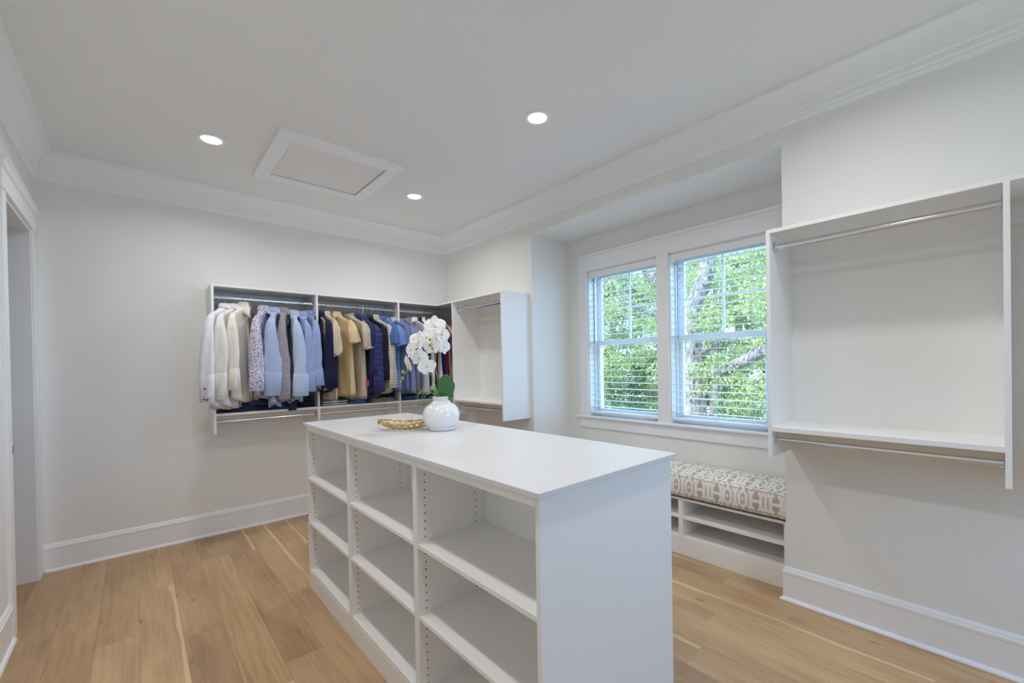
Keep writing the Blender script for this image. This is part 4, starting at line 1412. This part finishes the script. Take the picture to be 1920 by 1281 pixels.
flowers = [(-.026, .582, .01, (.1, .9, .25), .060), (-.066, .520, .03, (-.45, .85, .2), .058), (.006, .538, -.02, (.75, .6, .1), .056), (-.108, .498, .035, (-.6, .8, .05), .056), (-.150, .452, .04, (-.75, .65, 0), .054),
           (-.105, .410, .045, (-.2, 1, -.2), .054), (-.166, .375, .04, (-.85, .5, -.3), .052), (-.066, .358, .045, (.3, .9, -.3), .052), (-.036, .470, .04, (-.1, 1, -.1), .050), (.016, .470, -.02, (.85, .5, -.2), .050), (-.128, .515, .005, (-.3, .75, .6), .048), (-.01, .60, -.02, (.6, .5, .6), .05)]
fr = random.Random(9)
for a, z, d, fc, sz in flowers:
    c = jp(a, z, d)
    face = AR * fc[0] + AF * fc[1] + Vector((0, 0, fc[2]))
    ro = fr.uniform(-.25, .25)
    fn_ = face.normalized()
    lip = MB()
    lip.lathe([(.0005, -.004), (.004, -.003), (.0055, .001), (.004, .005), (.0005, .007)], (0, 0, 0), 12)
    lip.v = [tuple(c + Vector(p) * (sz / .045) + fn_ * .007 - Vector((0, 0, .003))) for p in lip.v]
    fl = obj('flower', lip, m_lip, orc, smooth=True)
    for ang, L_, W_ in ((0.12, 1.0, .62), (PI - .12, 1.0, .62), (PI / 2, .98, .40), (-PI / 2 + .62, .92, .36), (-PI / 2 - .62, .92, .36), (-PI / 2, .42, .26)):
        obj('petal', petal(c, face, (0, 0, 1), ang + ro, sz * L_, sz * W_, fr.uniform(.1, .5)), m_petal, fl, smooth=True, solid=.001)
for a, z, d, r_ in ((-.203, .330, .03, .010), (-.205, .294, .03, .009), (-.216, .277, .03, .007), (-.045, .506, .055, .008), (-.044, .476, .055, .0085), (-.032, .455, .05, .007)):
    c = jp(a, z, d)
    mb = MB().lathe([(.0004, -1.2), (.5, -.9), (.95, -.2), (.85, .45), (.4, .95), (.0004, 1.15)], (0, 0, 0), 12)
    mb.v = [tuple(c + Vector(p) * r_) for p in mb.v]
    obj('bud', mb, m_bud, orc, smooth=True)

# gold openwork tray: a leaf shaped bowl made of rods
TC = Vector((1.145, 2.262, IZ))
tr = thing('gold_tray', 'gold openwork leaf shaped tray left of the jar', 'tray', TC)
TA, TBm = .148, .090
def tp(t, s, k=1.0):
    """point of the bowl: t along -1..1, s across -1..1"""
    w = TBm * (max(0, 1 - abs(t) ** 2.2)) ** .6
    e = math.hypot(t * .75, s * .9)
    hgt = .004 + .040 * min(1, e) ** 2.0 + .010 * max(0, -t) ** 2
    return TC + AR * (t * TA) + AF * (s * w) + Vector((0, 0, hgt * k))
rim = [tp(math.cos(a), math.copysign(1, math.sin(a)) * (1 if abs(math.cos(a)) < .999 else 0)) for a in [2 * PI * i / 48 for i in range(48)]]
for ph_ in (0, PI):
    pts = []
    for i, p in enumerate(rim):
        a = i * .9 + ph_
        pts.append(p + Vector((0, 0, .0032 * math.sin(a))) + (p - TC).normalized() * .0032 * math.cos(a))
    obj('rim', MB().tube(pts, .0038, 7, closed=True), M['gold'], tr, smooth=True)
for dd in (-.03, 0.03):
    obj('rib', MB().tube(smoothpath([tp(t, dd + .12 * math.sin(t * 6 + dd * 40)) for t in (-.98, -.6, -.2, .2, .6, .98)], 5), .0036, 7), M['gold'], tr, smooth=True)
for i in range(9):
    t0 = -.82 + i * .2
    for sg in (-1, 1):
        bulge = .06
        pts = [tp(t0, .0), tp(t0 + .10, sg * .35), tp(t0 + .06, sg * .7), tp(min(.95, t0 + .20), sg * 1.0)]
        obj('rib', MB().tube(smoothpath(pts, 5), [.0042 - .0001 * k for k in range(16)], 7), M['gold'], tr, smooth=True)
for i in range(7):
    t0 = -.78 + i * .235
    for sg in (-1, 1):
        pts = [tp(t0 + .24, sg * .22), tp(t0 + .12, sg * .60), tp(t0, sg * .95)]
        obj('rib', MB().tube(smoothpath(pts, 5), .0030, 6), M['gold'], tr, smooth=True)
for q, dz in ((-.45, 0), (.45, 0)):
    c = tp(q, 0)
    obj('foot', MB().lathe([(.0005, .0), (.008, .0), (.007, .006), (.0005, .007)], (c.x, c.y, IZ), 10), M['gold'], tr)

# ------------------------------------------------------------------ outside
GZ = -3.4
gm = NT('lawn', 0.95, 0.1)
gc = gm.ramp(gm.noise(gm.tc.outputs['Object'], 0.8, 5), [(.35, srgb(150, 152, 122)), (.6, srgb(178, 174, 146)), (.8, srgb(196, 186, 164))])
gm.l(gc, gm.b.inputs['Base Color'])
struct('ground', MB().box(-40, 80, -60, 60, GZ - .3, GZ), gm.m)



def leaf_mat(name, c1, c2):
    t = NT(name, 0.5, 0.3)
    oi = t.n('ShaderNodeAttribute', attribute_name='tone')
    c = t.ramp(oi.outputs['Fac'], [(0, c1), (1, c2)])
    t.l(c, t.b.inputs['Base Color'])
    tr_ = t.n('ShaderNodeBsdfTranslucent')
    t.l(c, tr_.inputs['Color'])
    mx = t.n('ShaderNodeMixShader')
    mx.inputs[0].default_value = .45
    t.l(t.b.outputs[0], mx.inputs[1])
    t.l(tr_.outputs[0], mx.inputs[2])
    t.l(mx.outputs[0], t.t.nodes['Material Output'].inputs['Surface'])
    return t.m


LM = [leaf_mat('spring_leaves', srgb(122, 134, 84), srgb(196, 202, 136)), leaf_mat('deep_leaves', srgb(98, 116, 80), srgb(172, 184, 132)), leaf_mat('bluish_leaves', srgb(110, 126, 102), srgb(180, 188, 154))]


def bark_mat():
    t = NT('oak_bark', 0.95, 0.1)
    n1 = t.noise(t.mapping((1, 1, .35)), 26, 5, .7, .6)
    c = t.ramp(n1, [(.32, srgb(66, 58, 54)), (.5, srgb(140, 130, 122)), (.7, srgb(186, 182, 176))])
    t.l(c, t.b.inputs['Base Color'])
    t.bump(n1, 1.0, .03)
    return t.m


BARK = bark_mat()


def foliage(parent, clumps, count, size, material, seed):
    """leaf blades scattered in round clumps: too many to count, one part"""
    rs = np.random.RandomState(seed)
    w = np.array([c[3] ** 2 for c in clumps])
    pick = rs.choice(len(clumps), count, p=w / w.sum())
    C = np.array(clumps)[pick]
    d = rs.normal(size=(count, 3))
    d /= np.linalg.norm(d, axis=1)[:, None]
    rad = rs.uniform(.25, 1, (count, 1)) ** .5
    pos = C[:, :3] + d * rad * C[:, 3:4] * np.array([1, 1, .75])
    ax = rs.normal(size=(count, 3))
    ax[:, 2] -= .4
    ax /= np.linalg.norm(ax, axis=1)[:, None]
    sd_ = np.cross(ax, rs.normal(size=(count, 3)))
    sd_ /= np.linalg.norm(sd_, axis=1)[:, None]
    ln = size * rs.uniform(.7, 1.4, (count, 1))
    wd = ln * .34
    nn = np.cross(ax, sd_)
    v = np.stack([pos, pos + ax * ln * .5 + sd_ * wd + nn * ln * .06, pos + ax * ln, pos + ax * ln * .5 - sd_ * wd + nn * ln * .06], 1).reshape(-1, 3)
    off = WLOC[parent.name]
    v -= np.array(off)
    me = bpy.data.meshes.new('foliage')
    me.vertices.add(count * 4)
    me.vertices.foreach_set('co', v.ravel())
    me.loops.add(count * 4)
    me.loops.foreach_set('vertex_index', np.arange(count * 4, dtype=np.int32))
    me.polygons.add(count)
    me.polygons.foreach_set('loop_start', np.arange(0, count * 4, 4, dtype=np.int32))
    me.update()
    a = me.attributes.new('tone', 'FLOAT', 'POINT')
    a.data.foreach_set('value', np.repeat(rs.uniform(0, 1, count), 4).astype(np.float32))
    me.materials.append(material)
    o = bpy.data.objects.new('foliage', me)
    COL.objects.link(o)
    o.parent = parent
    return stuff(o)


def limb(parent, name, pts, rads, seed):
    rr = random.Random(seed)
    path = smoothpath(pts, 8)
    n = len(path)
    rs_ = []
    for i in range(n):
        f = i / (n - 1) * (len(rads) - 1)
        j = min(int(f), len(rads) - 2)
        rs_.append((rads[j] + (rads[j + 1] - rads[j]) * (f - j)) * (1 + rr.uniform(-.07, .07)))
    o = obj(name, MB().tube(path, rs_, 14), BARK, parent, smooth=True)
    return o


# the oak close to the windows; its trunk and limb positions in metres
oak = thing('oak_tree', 'mature oak with a forked trunk just outside the windows', 'tree', (6.5, 3.0, GZ))

limb(oak, 'trunk', [(6.6, 3.22, GZ), (6.55, 3.18, -1.5), (6.5, 3.16, .54), (6.5, 3.15, 1.12), (6.5, 3.18, 1.53), (6.5, 3.19, 1.95), (6.5, 3.13, 2.36), (6.5, 2.97, 2.74), (6.52, 2.90, 3.2), (6.6, 2.80, 4.2), (6.7, 2.5, 5.4)], [.24, .20, .165, .15, .125, .115, .12, .115, .11, .09, .05], 1)
limb(oak, 'limb', [(6.5, 3.15, 1.02), (6.47, 3.0, 1.20), (6.45, 2.85, 1.27), (6.42, 2.61, 1.36), (6.40, 2.38, 1.46), (6.38, 2.1, 1.60), (6.35, 1.5, 1.78), (6.3, .6, 2.0), (6.2, -.4, 2.5)], [.11, .105, .10, .09, .088, .085, .075, .06, .03], 2)
limb(oak, 'limb', [(6.5, 3.16, 1.50), (6.53, 2.98, 1.64), (6.56, 2.80, 1.75), (6.6, 2.62, 1.74), (6.65, 2.4, 1.70)], [.05, .038, .030, .022, .010], 3)
limb(oak, 'limb', [(6.52, 2.9, 3.2), (6.7, 3.4, 3.45), (7.1, 4.0, 3.30), (7.3, 4.3, 3.05)], [.08, .07, .06, .02], 4)
ro = random.Random(21)
cl = []
for _ in range(60):
    f = ro.random()
    if f < .35:
        p = (ro.uniform(6.2, 7.2), ro.uniform(1.2, 3.0), ro.uniform(2.2, 3.4))
    elif f < .62:
        p = (ro.uniform(6.7, 7.6), ro.uniform(3.1, 5.6), ro.uniform(2.4, 3.5))
    elif f < .85:
        p = (ro.uniform(6.1, 7.0), ro.uniform(.5, 2.9), ro.uniform(.8, 2.2))
    else:
        p = (ro.uniform(6.2, 7.4), ro.uniform(.5, 5.0), ro.uniform(3.0, 3.7))
    cl.append((*p, ro.uniform(.16, .40)))
cl += [(6.25, 3.02, 1.33, .17), (6.3, 2.93, 1.05, .13), (6.3, 2.75, 1.5, .13), (6.35, 3.15, .95, .10), (6.3, 2.25, 1.75, .15)]
foliage(oak, cl, 13000, .05, LM[0], 3)

tree2 = thing('slender_tree', 'slender grey limbed tree seen through the window nearest the corner', 'tree', (7.6, 5.0, GZ))
limb(tree2, 'trunk', [(8.2, 6.6, GZ), (8.1, 6.5, -.5), (8.0, 6.3, 1.6), (7.9, 6.0, 2.7), (7.8, 5.7, 3.8), (7.8, 5.5, 5.2)], [.16, .13, .11, .09, .07, .04], 5)
limb(tree2, 'limb', [(7.9, 6.0, 2.75), (7.6, 5.5, 3.2), (7.5, 5.12, 2.90), (7.5, 4.85, 2.60), (7.5, 4.62, 2.47), (7.5, 4.36, 2.38), (7.5, 3.9, 2.35)], [.05, .045, .035, .04, .043, .045, .03], 6)
limb(tree2, 'limb', [(7.8, 5.6, 4.1), (7.6, 5.0, 3.75), (7.5, 4.66, 3.36), (7.5, 4.46, 3.11), (7.5, 4.26, 2.93), (7.5, 3.8, 2.8)], [.06, .06, .075, .085, .085, .06], 7)
cl = []
for _ in range(46):
    cl.append((ro.uniform(7.4, 8.8), ro.uniform(4.2, 7.6), ro.uniform(1.2, 3.7), ro.uniform(.22, .5)))
foliage(tree2, cl, 12000, .055, LM[0], 4)

spots = [('leafy_shrub', 'broad pale shrub filling the lower half of the left window', 12.2, 10.0, 1.7, -3.2, 1.2, 1, 9000),
         ('leafy_shrub', 'round mid green shrub right of the broad pale shrub', 12.6, 7.0, 1.5, -3.2, .9, 0, 8000),
         ('leafy_shrub', 'low shrub beyond the oak limb', 13.2, 4.6, 1.3, -3.2, .1, 2, 6000),
         ('bushy_tree', 'dense green tree filling the view of the left window', 10.4, 7.6, 1.5, -2.4, 4.3, 1, 17000),
         ('bushy_tree', 'pale green tree behind the forked oak trunk', 11.2, 4.9, 1.6, -2.4, 4.2, 0, 16000),
         ('bushy_tree', 'light green tree beyond the right window edge', 11.0, 2.4, 1.5, -1.8, 4.3, 0, 12000),
         ('bushy_tree', 'tall bluish green tree far behind the left window', 14.6, 11.0, 2.4, -3.0, 5.4, 2, 13000),
         ('bushy_tree', 'distant bluish tree between the two windows', 15.2, 7.2, 2.2, -3.0, 5.2, 2, 12000),
         ('bushy_tree', 'far deep green tree at the left end of the garden', 13.0, 14.5, 2.4, -2.8, 5.4, 1, 9000),
         ('bushy_tree', 'mid green tree behind the crossing grey branch', 12.4, 8.9, 1.9, -1.5, 5.0, 1, 12000),
         ('bushy_tree', 'pale tree behind the upper sash of the right window', 13.0, 5.0, 1.9, -1.5, 5.2, 0, 12000),
         ('leafy_shrub', 'low bluish green shrub below the left window', 9.4, 6.6, 1.0, -2.9, .3, 2, 6000),
         ('leafy_shrub', 'low green shrub below the oak', 9.6, 8.6, 1.1, -3.1, .2, 1, 5000),
         ('leafy_shrub', 'small shrub at the foot of the oak trunk', 9.2, 4.6, .9, -3.2, -.5, 1, 4000)]
for nm, lb, x, y, rad, za, zb_, mi, cnt in spots:
    t = thing(nm, lb, 'tree' if 'tree' in nm else 'shrub', (x, y, GZ), 'trees and shrubs outside the windows')
    if 'tree' in nm:
        limb(t, 'trunk', [(x, y, GZ), (x + .1, y + .1, za + 1), (x, y, (za + zb_) / 2), (x - .1, y - .1, zb_ - .5)], [.2, .16, .11, .04], int(x * 10))
    else:
        limb(t, 'stem', [(x, y, GZ), (x, y + .05, (GZ + zb_) / 2), (x + .05, y, zb_ - .3)], [.06, .04, .01], int(x * 10))
    cl = []
    for _ in range(52):
        z = ro.uniform(za, zb_)
        f = (z - za) / (zb_ - za)
        rr_ = rad * (.55 + .6 * math.sin(PI * min(1, f * .85 + .12)))
        a = ro.uniform(0, 2 * PI)
        q = rr_ * math.sqrt(ro.random())
        cl.append((x + q * math.cos(a), y + q * math.sin(a), z, ro.uniform(.28, .62)))
    foliage(t, cl, int(cnt * 2.2), .075, LM[mi], int(x * 7 + y))
struct('road', MB().box(26, 60, -20, 40, GZ, GZ + .03), mat('pale_road', srgb(226, 216, 208), .9, bump=.2, bscale=8))
